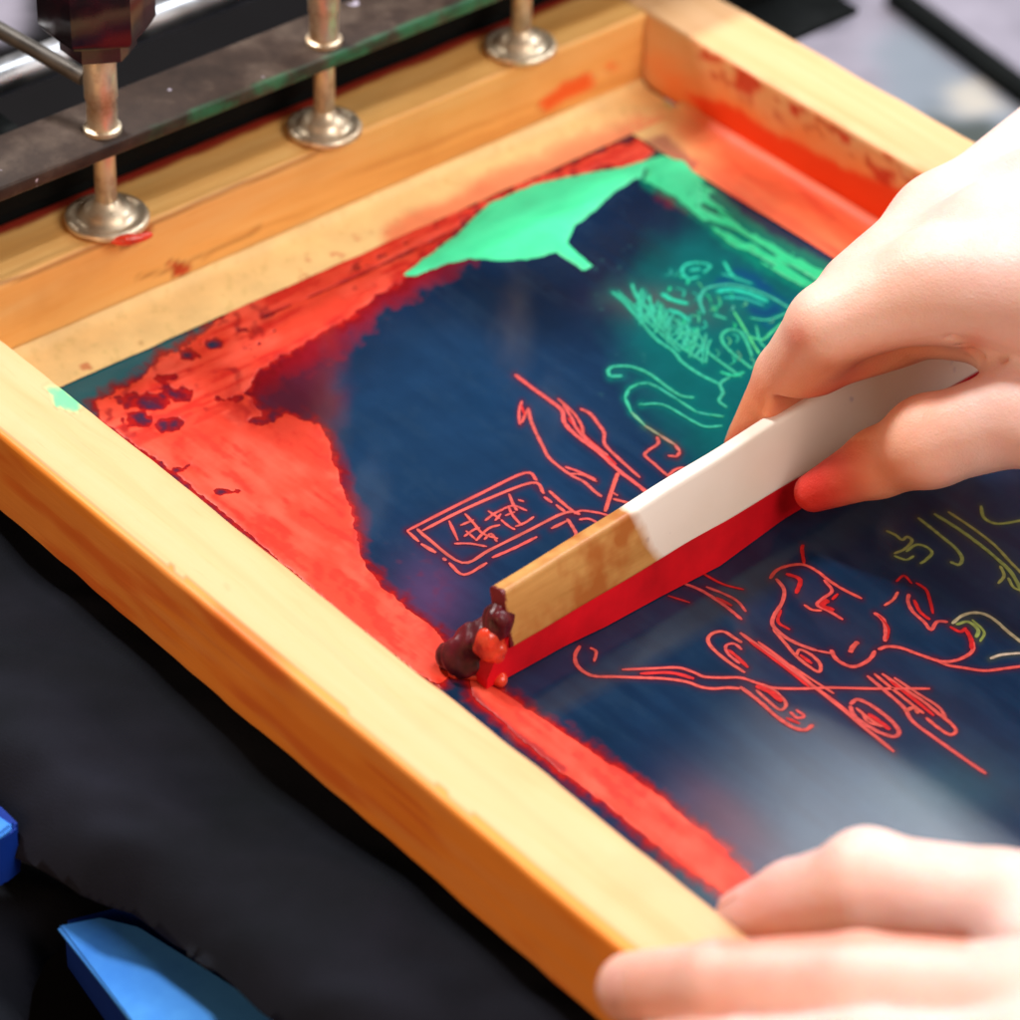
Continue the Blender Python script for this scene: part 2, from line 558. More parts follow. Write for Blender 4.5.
paint(lin(130, 22, 34), 0.7 * sstep(-8, 8, sdpoly(U, V_, [(640, 165), (700, 195), (735, 225), (700, 215), (660, 195)]) + 12 * n2))
paint(lin(90, 30, 44), 0.6 * G(660, 305, 50, 16, 0.1))
paint(lin(110, 40, 60), 0.4 * G(700, 850, 70, 30, 0.5))
paint(lin(105, 45, 60), 0.45 * G(730, 820, 60, 25, 0.7))
paint(lin(60, 105, 120), 0.35 * G(950, 790, 70, 35))
paint(lin(90, 10, 20), 0.6 * (1 - np.clip(sdline(U, V_, [(470, 684), (560, 735), (650, 795), (750, 880)]) / (13 + 8 * n2), 0, 1)))
# teal ink-tinted fabric margin in the far left corner and along the near rail
paint(lin(22, 96, 104), 0.9 * sstep(-4, 6, sdpoly(U, V_, [(50, 380), (140, 345), (240, 300), (300, 275), (300, 300), (200, 345), (150, 370), (110, 402), (140, 440), (80, 430)]) + 6 * n2))
paint(lin(34, 44, 70), 0.8 * sstep(-4, 3, sdpoly(U, V_, [(118, 420), (150, 405), (185, 418), (196, 436), (150, 440), (130, 440)]) + 6 * n3))
paint(lin(30, 66, 80), 0.7 * sstep(-8, 8, sdpoly(U, V_, [(600, 790), (640, 800), (720, 870), (740, 900), (690, 900)]) + 4 * n2))
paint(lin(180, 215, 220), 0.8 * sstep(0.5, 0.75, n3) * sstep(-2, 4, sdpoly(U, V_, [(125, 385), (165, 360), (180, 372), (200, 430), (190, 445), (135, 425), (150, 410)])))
paint(lin(60, 130, 120), 0.3 * sstep(0.55, 0.8, n3) * sstep(-10, 10, sdpoly(U, V_, [(560, 250), (700, 230), (800, 300), (700, 420), (600, 400)])))
ni, nj = AA.shape
idx = np.arange(ni * nj).reshape(ni, nj)
quads = np.stack([idx[:-1, :-1], idx[1:, :-1], idx[1:, 1:], idx[:-1, 1:]], -1).reshape(-1, 4)
# (the fabric mesh is made after the drawing has tinted it)


# --- iso-contoured ink films standing on the fabric
def film(name, field, thick, colfn, mat, parent, zbase=None, res_=None, soft=6.0):
    """field > 0 (in pixel units) is inked. returns mesh with domed edge"""
    f = field
    s = f > 0
    c = s[:-1, :-1].astype(int) + s[1:, :-1] + s[1:, 1:] + s[:-1, 1:]
    full = c == 4; part = (c > 0) & (c < 4)
    prof = np.sqrt(np.clip(f / soft, 0, 1)) * thick
    zb = (ZZ if zbase is None else zbase)
    Vv = np.stack([AA, BB, zb + prof], -1).reshape(-1, 3)
    faces = quads.reshape(ni - 1, nj - 1, 4)[full].tolist()
    extra = []; cache = {}
    def cut(i0, j0, i1, j1):
        k = (i0, j0, i1, j1) if (i0, j0) < (i1, j1) else (i1, j1, i0, j0)
        if k not in cache:
            t = f[i0, j0] / (f[i0, j0] - f[i1, j1])
            p = X3[i0, j0] * (1 - t) + X3[i1, j1] * t
            z = (zb[i0, j0] + (zb[i1, j1] - zb[i0, j0]) * t) if zbase is not None else p[2]
            extra.append((p[0], p[1], z)); cache[k] = ni * nj + len(extra) - 1
        return cache[k]
    I, J = np.nonzero(part)
    for i, j in zip(I.tolist(), J.tolist()):
        cs = [(i, j), (i + 1, j), (i + 1, j + 1), (i, j + 1)]
        poly = []
        for k in range(4):
            a = cs[k]; b = cs[(k + 1) % 4]
            if s[a]: poly.append(idx[a])
            if s[a] != s[b]: poly.append(cut(*a, *b))
        if len(poly) >= 3: faces.append([int(q) for q in poly])
    allv = np.concatenate([Vv, np.array(extra).reshape(-1, 3)])
    flat = sorted({q for fc in faces for q in fc})
    remap = -np.ones(len(allv), int); remap[flat] = np.arange(len(flat))
    faces = [[int(remap[q]) for q in fc] for fc in faces]
    vv = allv[flat].copy()
    vv[:, 2] += 0.00015
    u, v = px(vv)
    return mesh_obj(name, vv, faces, mat, parent, cols=colfn(u, v, vv))


red_poly = [(606, 150), (488, 200), (400, 228), (300, 278), (232, 310), (196, 338), (160, 362), (128, 388), (96, 402), (100, 420), (124, 437), (177, 474), (237, 525),
            (297, 575), (356, 627), (396, 657), (436, 686), (462, 668), (448, 642), (410, 612), (384, 588), (364, 560), (354, 528), (344, 490), (331, 452), (322, 424), (292, 418), (262, 410),
            (244, 394), (256, 372), (300, 346), (334, 326), (368, 303), (400, 281), (436, 250), (470, 216), (500, 198), (545, 184), (600, 168), (640, 166), (655, 150), (640, 140)]
n4 = vnoise(U, V_, 3.2, 29, 2)
ragg = vnoise((AA) / 5, BB, 0.0016, 33, 2)      # drag streaks left by the blade
fr = sdpoly(U, V_, red_poly)
inner = sstep(12, 30, sdline(U, V_, [(96, 402), (124, 437), (237, 525), (356, 627), (436, 686)]))
fr = fr + (1.0 + 2.6 * inner) * n2 + 2.2 * n3 + 1.1 * n4 + 2.2 * inner * ragg * sstep(30, 0, np.abs(fr))
for q_ in range(5):
    off = 14 + 15 * q_
    ln = [(60 + off * .6, 392 - off * .2 + q_ * 7), (150 + off, 350 + q_ * 10), (300 + off * .2, 290 + q_ * 5), (430 - q_ * 22, 236 + q_ * 7)]
    if q_ in (1, 3): fr = np.minimum(fr, sdline(U, V_, ln) + 1.2 + 5.5 * n3 + 5 * n2)
# islands of bare fabric near the left corner, streaks
for cx, cy, rx, ry in ((148, 402, 26, 8), (170, 425, 14, 8), (213, 345, 10, 6), (190, 355, 10, 5), (180, 395, 14, 8), (165, 378, 10, 5), (226, 400, 14, 4), (258, 421, 10, 5), (245, 330, 10, 3), (140, 420, 14, 8), (178, 470, 10, 3), (225, 492, 10, 3), (300, 398, 30, 11), (272, 415, 12, 6)):
    q = np.hypot((U - cx) / rx, (V_ - cy) / ry)
    fr = np.minimum(fr, (q - 1.0) * min(rx, ry) + 4.5 * n3 + 2.5 * n2)
fr = np.minimum(fr, sdline(U, V_, [(262, 318), (350, 280), (440, 238), (520, 196)]) - 1.2 + 2.5 * n2)
strip = [(468, 676), (492, 682), (542, 714), (584, 744), (622, 768), (652, 788), (692, 820), (728, 850), (760, 884), (740, 908), (680, 868), (618, 818), (558, 773), (504, 727), (470, 698)]
fr = np.maximum(fr, sdpoly(U, V_, strip) - 3.0 + 1.6 * n3 + 2.0 * n2)
paint(lin(118, 16, 24), 0.9 * sstep(-13, 0, fr + 5 * n3 + 4 * ragg))
paint(lin(176, 28, 24), 0.8 * sstep(-5, 0, fr + 3 * n3 + 2 * n4))


def col_red(u, v, p):
    n = vnoise(u, v, 30, 41, 4); m = vnoise(u, v, 8, 42, 3)
    st = vnoise(p[:, 0] / 6, p[:, 1], 0.0032, 43, 3)
    sb = vnoise(p[:, 0], p[:, 1] / 7, 0.0030, 44, 3)        # streaks along the far rail
    far = sstep(0.085, 0.05, p[:, 0])
    c = np.ones((len(u), 3)) * np.array(lin(222, 60, 38))
    def ad(col, t):
        nonlocal c
        t = np.clip(t, 0, 1)[:, None]; c = c * (1 - t) + np.array(col) * t
    ad(lin(236, 84, 62), sstep(-0.3, 0.8, n + 0.7 * np.where(far > 0.5, sb, st)))
    ad(lin(200, 26, 18), 0.85 * sstep(0.05, 0.45, -sb + 0.3 * m) * far)
    ad(lin(206, 34, 20), 0.6 * sstep(0.15, 0.5, -st + 0.5 * m) * (1 - far))
    ad(lin(150, 14, 16), 0.8 * sstep(0.25, 0.6, m * 0.8 + n * 0.5) * far)
    e = sstep(36, 4, sdline(u, v, [(250, 402), (300, 372), (330, 345), (400, 296), (440, 262)]))
    ad(lin(170, 14, 14), 0.85 * e * sstep(-0.5, 0.3, m))
    e = sstep(22, 2, sdline(u, v, [(320, 420), (344, 490), (364, 560), (410, 612), (448, 642)]))
    ad(lin(214, 44, 34), 0.6 * e * sstep(-0.3, 0.3, m))
    ad(lin(150, 12, 20), 0.85 * sstep(6, 1, sdline(u, v, [(462, 684), (500, 722), (562, 768)]) + 3 * m))
    return c


film('red_ink', fr, 0.00022, col_red, M_ink, screen)

pool = [(398, 278), (429, 255), (457, 235), (488, 204), (535, 184), (574, 176), (614, 169), (633, 164), (661, 156), (684, 160), (702, 178), (722, 200), (742, 220), (780, 243), (822, 266), (860, 290), (858, 312), (812, 292), (789, 280),
        (749, 257), (726, 241), (704, 221), (692, 212), (676, 198), (653, 186), (637, 178), (628, 184), (614, 192), (598, 208), (574, 227), (567, 243), (592, 266), (584, 271), (556, 253), (535, 259), (496, 261), (469, 259), (449, 263), (418, 275)]
fg = sdpoly(U, V_, pool) + 1.4 * n3
fg = np.minimum(fg, sdline(U, V_, [(712, 196), (760, 234), (822, 262), (860, 286)]) - 3.5 + 1.5 * n3)
fg = np.minimum(fg, sdline(U, V_, [(646, 170), (642, 182)]) - 1.5)
sg = vnoise(AA / 9, BB, 0.0022, 35, 2)
fg = np.where(U > 700, np.minimum(fg, 2.2 + 9.0 * sg + 1.5 * n3), fg)
paint(lin(8, 120, 96), 0.8 * sstep(-9, 0, sdpoly(U, V_, pool) + 3 * n3) * (U > 640))
# residue stains in the far corner
def col_green(u, v, p):
    n = vnoise(u, v, 20, 51, 3)
    c = np.ones((len(u), 3)) * np.array(lin(66, 214, 150))
    t = (0.30 * sstep(0.0, 0.5, vnoise(p[:, 0], p[:, 1] / 5, 0.006, 53, 3)))[:, None]
    c = c * (1 - t) + np.array(lin(36, 188, 128)) * t
    t = (sstep(690, 730, u) * 0.75)[:, None]
    c = c * (1 - t) + np.array(lin(10, 180, 118)) * t
    t = (sstep(0.1, 0.6, vnoise(u, v, 10, 52, 3)) * sstep(640, 690, u) * 0.5)[:, None]
    return c * (1 - t) + np.array(lin(0, 150, 100)) * t


film('green_ink', fg, 0.0007, col_green, M_ink, screen, soft=9)


# --- paper tape along the far and right edge
def tape(name, poly_ab, zed, colfn, seed):
    """strip on the fabric that curls up the rail: grid in (s, t)"""
    V3, C3 = [], []
    ns2, nt = 420, 36
    ss = np.linspace(0, 1, ns2); tt = np.linspace(0, 1, nt)
    SS, TT = np.meshgrid(ss, tt, indexing='ij')
    a = poly_ab(SS, TT)
    zz = zm + 0.0005 + 0.0028 * np.exp(-TT * 11.0) + 0.0002 * vnoise(a[0], a[1], 0.01, seed, 3)
    V3 = np.stack([a[0], a[1], zz], -1)
    idn = np.arange(ns2 * nt).reshape(ns2, nt)
    q = np.stack([idn[:-1, :-1], idn[1:, :-1], idn[1:, 1:], idn[:-1, 1:]], -1).reshape(-1, 4)
    v3 = V3.reshape(-1, 3)
    u, v = px(v3)
    o = mesh_obj(name, v3, q, M_tape, screen, cols=colfn(u, v, v3))
    return o


def col_tape_far(u, v, p):
    n = vnoise(u, v, 30, 61, 4); m = vnoise(u, v, 7, 62, 3)
    c = np.ones((len(u), 3)) * np.array(lin(248, 210, 142)) * (1 + 0.06 * n[:, None])
    def ad(col, t):
        nonlocal c
        t = np.clip(t, 0, 1)[:, None]; c = c * (1 - t) + np.array(col) * t
    ad(lin(224, 190, 120), 0.5 * sstep(0.2, 0.6, m))
    # red bleeding along the inner edge
    ad(lin(240, 110, 70), 0.8 * sstep(26, 4, sdline(u, v, [(400, 238), (480, 196), (570, 158), (650, 132), (680, 130)]) + 8 * n))
    ad(lin(240, 150, 100), 0.5 * sstep(-6, 8, sdpoly(u, v, [(480, 178), (560, 140), (640, 112), (660, 140), (560, 165), (500, 190)]) + 6 * m))
    ad(lin(170, 40, 40), 0.8 * sstep(-4, 4, sdpoly(u, v, [(598, 152), (630, 138), (665, 134), (672, 150), (640, 158), (605, 160)]) + 5 * m))
    ad(lin(200, 90, 50), 0.7 * sstep(-1, 2, sdpoly(u, v, [(78, 365), (88, 360), (92, 368), (82, 372)]) + 2 * m))
    ad(lin(170, 200, 120), 0.5 * sstep(8, 2, np.hypot(u - 668, v - 104)))
    ad(lin(215, 90, 60), 0.7 * sstep(5, 1, np.hypot(u - 651, v - 88)))
    ad(lin(190, 140, 80), 0.6 * sstep(4, 1, np.hypot(u - 141, v - 343)))
    ad(lin(226, 90, 60), 0.6 * sstep(0.35, 0.6, m) * sstep(15, 4, sdline(u, v, [(300, 270), (420, 215)])))
    return c


def col_tape_right(u, v, p):
    n = vnoise(u, v, 40, 63, 4); m = vnoise(u, v, 8, 64, 3)
    st = vnoise((u * .83 + v * .55) / 8, (v * .83 - u * .55), 9, 65, 3)
    c = np.ones((len(u), 3)) * np.array(lin(236, 196, 128))
    def ad(col, t):
        nonlocal c
        t = np.clip(t, 0, 1)[:, None]; c = c * (1 - t) + np.array(col) * t
    ad(lin(244, 96, 56), 0.96 * sstep(655, 735, u + 20 * n + 14 * st))
    ad(lin(250, 130, 80), 0.5 * sstep(0.0, 0.5, st) * sstep(690, 760, u))
    ad(lin(225, 60, 30), 0.7 * sstep(0.1, 0.6, -st + 0.3 * n) * sstep(690, 740, u))
    ad(lin(150, 60, 60), 0.7 * sstep(-3, 6, sdpoly(u, v, [(640, 140), (665, 132), (700, 165), (690, 175)]) + 5 * m))
    return c


TF = 0.0235
tape('paper_tape', lambda s, t: (0.0004 + t * (TF + 0.0004 * vnoise(s * 0.3, s * 0, 0.01, 70, 2)), 0.001 + s * (S - 0.002)), 0, col_tape_far, 71)
tape('paper_tape', lambda s, t: (0.021 + s * 0.38, S - 0.0004 - t * (0.0265 + 0.0005 * vnoise(s * 0.38, s * 0, 0.012, 72, 2))), 0, col_tape_right, 73)

# ------------------------------------------------------------------ line art (printed drawing)
PINK = lin(216, 86, 80); PR2 = lin(206, 34, 36); MINT = lin(44, 176, 142); OLIVE = lin(150, 160, 84); PALEW = lin(196, 180, 150)
strokes = []


def st(col, wd, *pts):
    strokes.append((col, wd, pts))


# stamp
st(PINK, 4, (407, 531), (440, 514), (480, 494), (525, 473), (537, 481))
st(PINK, 4, (422, 531), (470, 507), (531, 483), (544, 494))
st(PINK, 4, (407, 531), (419, 542)); st(PINK, 5, (421, 544), (436, 553)); st(PINK, 4, (443, 558), (446, 561))
st(PINK, 4, (449, 563), (464, 575), (487, 563))
st(PINK, 4, (417, 529), (427, 538), (462, 563), (490, 550), (530, 530), (562, 514), (578, 512))
st(PINK, 4, (492, 558), (515, 548), (537, 537)); st(PINK, 4, (551, 529), (567, 521))
st(PINK, 4, (549, 491), (560, 501), (571, 510), (580, 515)); st(PINK, 4, (544, 497), (552, 503)); st(PINK, 4, (556, 505), (566, 513))
# characters
st(PINK, 3.4, (449, 521), (458, 541)); st(PINK, 3.2, (454, 544), (470, 544), (487, 547)); st(PINK, 3.2, (465, 514), (474, 524), (483, 534), (498, 539))
st(PINK, 3.2, (460, 526), (474, 520)); st(PINK, 3.2, (464, 537), (474, 530), (480, 528)); st(PINK, 3.4, (476, 541), (488, 529), (500, 525)); st(PINK, 3, (466, 531), (476, 540)); st(PINK, 3, (484, 540), (491, 534), (497, 542))
st(PINK, 3.2, (488, 511), (500, 519)); st(PINK, 3.2, (485, 521), (494, 514), (504, 509)); st(PINK, 3.4, (509, 494), (513, 504), (517, 511)); st(PINK, 3.2, (503, 509), (514, 506), (527, 511)); st(PINK, 3, (505, 516), (515, 512)); st(PINK, 3.2, (508, 506), (513, 516), (522, 526)); st(PINK, 3.2, (515, 527), (525, 523), (534, 517)); st(PINK, 3, (501, 520), (508, 526), (515, 530)); st(PINK, 3, (495, 521), (501, 514)); st(PINK, 3, (518, 500), (524, 502))
# upper red strokes
st(PINK, 5, (515, 375), (524, 382), (536, 391), (550, 401), (562, 411), (565, 424), (579, 438), (598, 452), (619, 471), (640, 487), (656, 501))
st(PINK, 3.6, (558, 399), (574, 414), (582, 427), (584, 436), (597, 448), (608, 456))
st(PINK, 4.2, (580, 409), (590, 414), (598, 424), (604, 433), (605, 445), (621, 461), (640, 478))
st(PINK, 3.6, (563, 405), (572, 419), (577, 430), (588, 442), (600, 452))
st(PR2, 4, (568, 418), (584, 436), (600, 450), (616, 465))
st(PINK, 3.4, (522, 401), (519, 412), (520, 425)); st(PINK, 3.4, (527, 410), (522, 423)); st(PR2, 3, (521, 405), (525, 416))
st(PINK, 4, (528, 408), (531, 421), (536, 433), (543, 447), (549, 458), (562, 469), (574, 477), (584, 482), (595, 492), (602, 497))
st(PINK, 3.6, (565, 467), (579, 472), (596, 480)); st(PINK, 3, (570, 474), (582, 475), (597, 482))
st(PINK, 4.6, (618, 473), (614, 484), (610, 496), (605, 512)); st(PINK, 4, (613, 499), (624, 502), (634, 505)); st(PINK, 3.4, (611, 492), (618, 496))
st(PINK, 3.4, (574, 514), (581, 511), (592, 512), (602, 514), (612, 518), (616, 526)); st(PINK, 3.4, (579, 520), (588, 519), (597, 523), (603, 528)); st(PR2, 4.4, (603, 519), (612, 524), (620, 530))
st(PINK, 4, (567, 519), (573, 528), (576, 536), (570, 544), (567, 555))
# green-to-red stroke beside the hand
def grad(pts, wd, c0, c1, k0, k1):
    n = len(pts) - 1
    for i in range(n):
        t = min(1, max(0, (i + 0.5 - k0) / (k1 - k0 + 1e-6)))
        strokes.append((tuple(a * (1 - t) + b * t for a, b in zip(c0, c1)), wd, (pts[i], pts[i + 1])))
st(MINT, 4.2, (610, 377), (608, 371), (614, 367), (631, 367), (649, 374), (668, 388), (681, 396), (694, 398)); st(MINT, 6, (611, 377), (622, 376))
grad([(724, 417), (710, 415), (696, 412), (678, 400), (659, 388), (648, 383), (638, 384), (629, 389), (625, 398), (631, 412), (645, 426), (659, 435), (675, 445), (680, 452), (677, 457), (668, 456)], 4, MINT, PINK, 9, 13)
st(MINT, 3.6, (642, 405), (655, 404), (668, 407), (692, 421), (706, 427), (722, 426)); st(MINT, 5, (640, 404), (641, 405))
st(PINK, 3.8, (657, 437), (658, 444), (648, 451), (645, 456), (654, 464), (664, 473), (672, 479)); st(PINK, 3.6, (668, 476), (675, 470), (684, 468), (694, 473)); st(PR2, 4.5, (672, 480), (684, 473))
# green figure
st(MINT, 4.4, (612, 292), (623, 301), (638, 318), (656, 339), (673, 351), (682, 362), (699, 374), (719, 384))
st(MINT, 3.8, (632, 284), (636, 296), (645, 306), (654, 320), (671, 339), (688, 352), (704, 362))
st(MINT, 3.2, (618, 292), (633, 306), (648, 322), (662, 335), (680, 352))
r_ = random.Random(5)
for i in range(26):
    t = i / 25
    bx = 636 + 72 * t; by = 300 + 46 * t
    st(MINT, 2.6, (bx + r_.uniform(-4, 4), by - 9 + r_.uniform(-4, 3)), (bx + r_.uniform(-5, 5), by + 3), (bx + r_.uniform(-8, 4), by + 14 + r_.uniform(-3, 6)))
for i in range(10):
    t = i / 9
    bx = 640 + 60 * t; by = 306 + 42 * t
    st(MINT, 2.4, (bx - 8, by + r_.uniform(-4, 4)), (bx + r_.uniform(-2, 2), by + r_.uniform(-8, 8)), (bx + 10, by + 4 + r_.uniform(-4, 4)))
for i in range(44):
    bx = r_.uniform(640, 790); by = 262 + (bx - 640) * 0.42 + r_.uniform(-8, 62)
    if sdpoly(np.array([bx]), np.array([by]), [(640, 280), (700, 255), (800, 300), (790, 350), (740, 380), (690, 350)])[0] < 0: continue
    a_ = r_.uniform(0.2, 1.9); ln_ = r_.uniform(4, 11)
    st(lin(r_.choice([14, 24, 60]), r_.choice([150, 165, 185]), r_.choice([120, 135])), r_.uniform(1.8, 3.2), (bx, by), (bx + ln_ * math.cos(a_) * .6 + r_.uniform(-2, 2), by + ln_ * math.sin(a_) * .6), (bx + ln_ * math.cos(a_ + .5), by + ln_ * math.sin(a_ + .5)))
st(lin(30, 190, 150), 7, (662, 294), (672, 300), (688, 304)); st(lin(30, 185, 148), 6, (668, 310), (680, 314), (690, 322))
st(MINT, 4.2, (704, 314), (700, 301), (704, 291), (712, 287), (730, 285), (750, 289), (772, 298), (793, 311), (798, 316))
st(lin(10, 178, 150), 9, (716, 292), (732, 290), (750, 294), (768, 302)); st(lin(12, 165, 145), 5, (724, 298), (744, 299), (764, 306))
st(lin(30, 190, 160), 4, (699, 277), (688, 279), (682, 272), (686, 265), (698, 263), (710, 266), (704, 273)); st(lin(16, 170, 145), 8, (690, 271), (700, 269))
st(lin(30, 190, 160), 4, (724, 262), (731, 274), (738, 280)); st(lin(18, 165, 140), 4, (722, 274), (735, 278), (752, 284))
st(MINT, 4, (752, 369), (742, 361), (732, 353), (723, 343), (722, 335), (729, 330), (740, 332), (747, 343), (752, 357))
st(lin(70, 190, 130), 3.4, (734, 312), (742, 325), (750, 339), (760, 355)); st(MINT, 3.4, (750, 318), (768, 320), (790, 312)); st(lin(60, 190, 135), 3.4, (748, 336), (762, 340), (772, 332), (784, 322)); st(MINT, 3, (756, 326), (760, 342), (768, 350))
st(MINT, 5, (714, 315), (726, 319)); st(MINT, 4, (706, 351), (716, 359), (727, 367), (741, 377)); st(lin(24, 185, 140), 5, (720, 372), (734, 376), (744, 372))
st(MINT, 4, (730, 377), (720, 384), (723, 393), (719, 401), (727, 408))
# near red drawing
st(PINK, 3.4, (594, 662), (596, 652), (590, 648)); st(PINK, 4, (580, 646), (575, 656), (578, 667), (592, 676), (616, 677), (641, 678), (664, 679), (686, 682), (700, 687), (713, 689), (728, 688), (740, 689))
st(PINK, 3.8, (622, 670), (650, 669), (677, 668), (692, 672), (704, 677), (722, 678), (740, 678), (756, 683), (772, 688), (800, 689), (830, 688), (870, 689), (900, 689), (930, 689)); st(PR2, 4.5, (640, 674), (670, 673), (694, 679))
st(PINK, 4.6, (740, 687), (752, 696), (763, 705), (774, 715), (785, 723), (796, 729), (806, 730), (813, 725)); st(PR2, 7, (756, 686), (770, 692), (782, 702)); st(PINK, 3.6, (762, 684), (776, 692), (786, 704), (780, 710), (768, 701), (756, 690))
st(PINK, 3.6, (790, 712), (797, 718), (804, 716), (796, 710)); st(PR2, 4, (786, 718), (800, 724))
st(PINK, 4, (682, 583), (700, 590), (718, 601), (730, 610), (742, 620)); st(PINK, 3.4, (706, 587), (726, 595), (738, 602), (746, 612)); st(PR2, 5, (716, 598), (732, 606)); st(PR2, 3, (700, 572), (722, 584), (744, 590)); st(PR2, 3, (668, 596), (690, 603))
st(PINK, 4, (745, 673), (727, 661), (712, 648), (708, 639), (714, 633), (724, 632), (734, 638), (742, 643)); st(PINK, 3.4, (740, 664), (728, 654), (726, 646), (734, 644), (742, 650)); st(PR2, 4, (728, 650), (738, 658), (748, 668))
st(PINK, 4.4, (740, 633), (766, 652), (795, 673), (831, 700), (862, 726), (894, 752)); st(PINK, 3.8, (758, 642), (786, 663), (813, 686), (840, 706), (866, 728)); st(PR2, 3.6, (750, 642), (780, 664), (810, 688)); st(PINK, 3, (788, 664), (812, 680), (834, 694))
st(PINK, 4.4, (776, 579), (784, 590), (782, 603), (774, 616), (773, 626), (786, 638), (802, 646), (817, 651)); st(PINK, 3.4, (817, 651), (832, 654))
st(PR2, 3.6, (781, 610), (778, 622), (790, 630)); st(PINK, 3.8, (773, 629), (784, 642), (795, 655), (808, 666), (819, 672), (820, 664), (811, 655), (800, 650), (796, 656)); st(PR2, 4.5, (800, 655), (812, 664))
st(PINK, 4, (770, 579), (776, 571), (788, 566), (804, 565), (818, 572), (828, 580), (842, 589), (862, 599)); st(PR2, 5, (786, 574), (800, 580), (796, 594)); st(PR2, 4, (804, 564), (802, 550), (803, 545))
st(PINK, 4, (824, 580), (832, 591), (824, 598), (817, 605), (830, 612), (843, 620)); st(PR2, 7, (828, 600), (822, 606), (834, 611)); st(PINK, 3.6, (804, 605), (812, 610), (822, 611)); st(PR2, 3.6, (838, 594), (832, 600))
st(PINK, 4.6, (831, 650), (835, 658), (843, 664), (853, 667), (863, 664), (871, 658), (875, 651)); st(PINK, 5.5, (850, 653), (853, 647), (858, 642))
st(PINK, 5, (874, 613), (883, 620), (886, 631), (885, 642)); st(PR2, 3, (878, 615), (888, 628), (887, 640))
st(PINK, 4.4, (878, 650), (887, 647), (900, 648), (914, 653), (928, 658), (942, 662), (955, 661), (967, 656), (973, 650), (972, 642), (968, 634)); st(PINK, 4, (934, 659), (946, 665), (962, 668), (984, 671), (1004, 669), (1026, 666))
st(PR2, 5, (966, 630), (971, 640), (972, 650))
st(PINK, 4.2, (909, 594), (908, 602), (913, 612), (924, 622), (931, 630), (937, 622), (948, 622)); st(PR2, 4, (914, 600), (920, 612), (930, 620)); st(PINK, 3.4, (884, 606), (893, 600), (898, 592)); st(PR2, 3.4, (916, 583), (926, 590), (930, 601), (933, 614)); st(PR2, 3, (896, 582), (904, 576), (912, 584))
st(PALEW, 4, (952, 624), (962, 616), (974, 613), (986, 615), (997, 622), (1008, 632), (1026, 646)); st(OLIVE, 4, (956, 625), (968, 622), (978, 630), (976, 638)); st(PR2, 4, (950, 627), (960, 632), (966, 628)); st(OLIVE, 3, (972, 620), (984, 632), (980, 642)); st(PALEW, 3.6, (990, 659), (1002, 655), (1026, 653))
st(PINK, 4.2, (867, 676), (886, 692), (904, 708), (913, 722), (940, 742), (964, 759), (986, 774)); st(PINK, 4, (882, 674), (902, 688), (921, 700), (936, 712), (950, 723), (956, 731), (950, 735), (938, 728), (926, 718)); st(PR2, 4.4, (890, 681), (912, 698), (934, 716)); st(PINK, 3.6, (874, 674), (896, 692), (916, 708), (924, 714)); st(PINK, 3.4, (894, 678), (918, 694), (938, 707), (946, 718)); st(PINK, 4.5, (904, 712), (914, 708), (918, 714))
st(PINK, 4.6, (850, 705), (857, 700), (868, 704), (880, 712), (892, 722), (899, 732), (894, 737), (880, 733), (866, 725), (854, 716), (850, 706)); st(PINK, 3.4, (856, 708), (868, 718), (880, 726)); st(PR2, 5, (868, 714), (880, 722), (890, 730)); st(PINK, 3.4, (862, 712), (868, 722), (884, 727))
# olive strokes near the right border
st(OLIVE, 3.6, (886, 531), (895, 535), (902, 540), (907, 537), (912, 541), (905, 549), (894, 554)); st(OLIVE, 3.4, (906, 552), (916, 545), (926, 547), (932, 553), (926, 560), (920, 564)); st(OLIVE, 3.2, (894, 556), (906, 560), (914, 556))
st(OLIVE, 4, (918, 518), (932, 529), (943, 538), (955, 548), (962, 558), (959, 565), (950, 562)); st(OLIVE, 4.4, (934, 514), (958, 529), (980, 545), (998, 560), (1012, 574), (1026, 600)); st(OLIVE, 3.6, (948, 512), (972, 528), (994, 545), (1010, 562), (1026, 578))
st(OLIVE, 3.6, (981, 506), (984, 518), (998, 524), (1026, 520)); st(OLIVE, 3.6, (1000, 566), (1004, 576), (998, 584)); st(OLIVE, 3.4, (1008, 578), (1014, 588), (1026, 592))

for c, wd, pts in strokes:
    p = np.array(pts); lo = p.min(0) - 14; hi = p.max(0) + 14
    m = (U > lo[0]) & (U < hi[0]) & (V_ > lo[1]) & (V_ < hi[1])
    if not m.any(): continue
    d = sdline(U[m], V_[m], pts)
    t = (0.5 * np.exp(-(d / (wd * 0.5 + 1.6)) ** 2))[:, None]
    hc = np.array(lin(84, 8, 26)) if c[0] > 2 * c[1] else np.array(lin(6, 112, 100)) if c[1] > 2 * c[0] else np.array(lin(70, 76, 50))
    cols[m] = cols[m] * (1 - t) + hc * t
o = mesh_obj('screen_fabric', X3.reshape(-1, 3), quads, M_fabric, screen, cols=np.clip(cols, 0, 1).reshape(-1, 3))
SV, SF, SCc = [], [], []


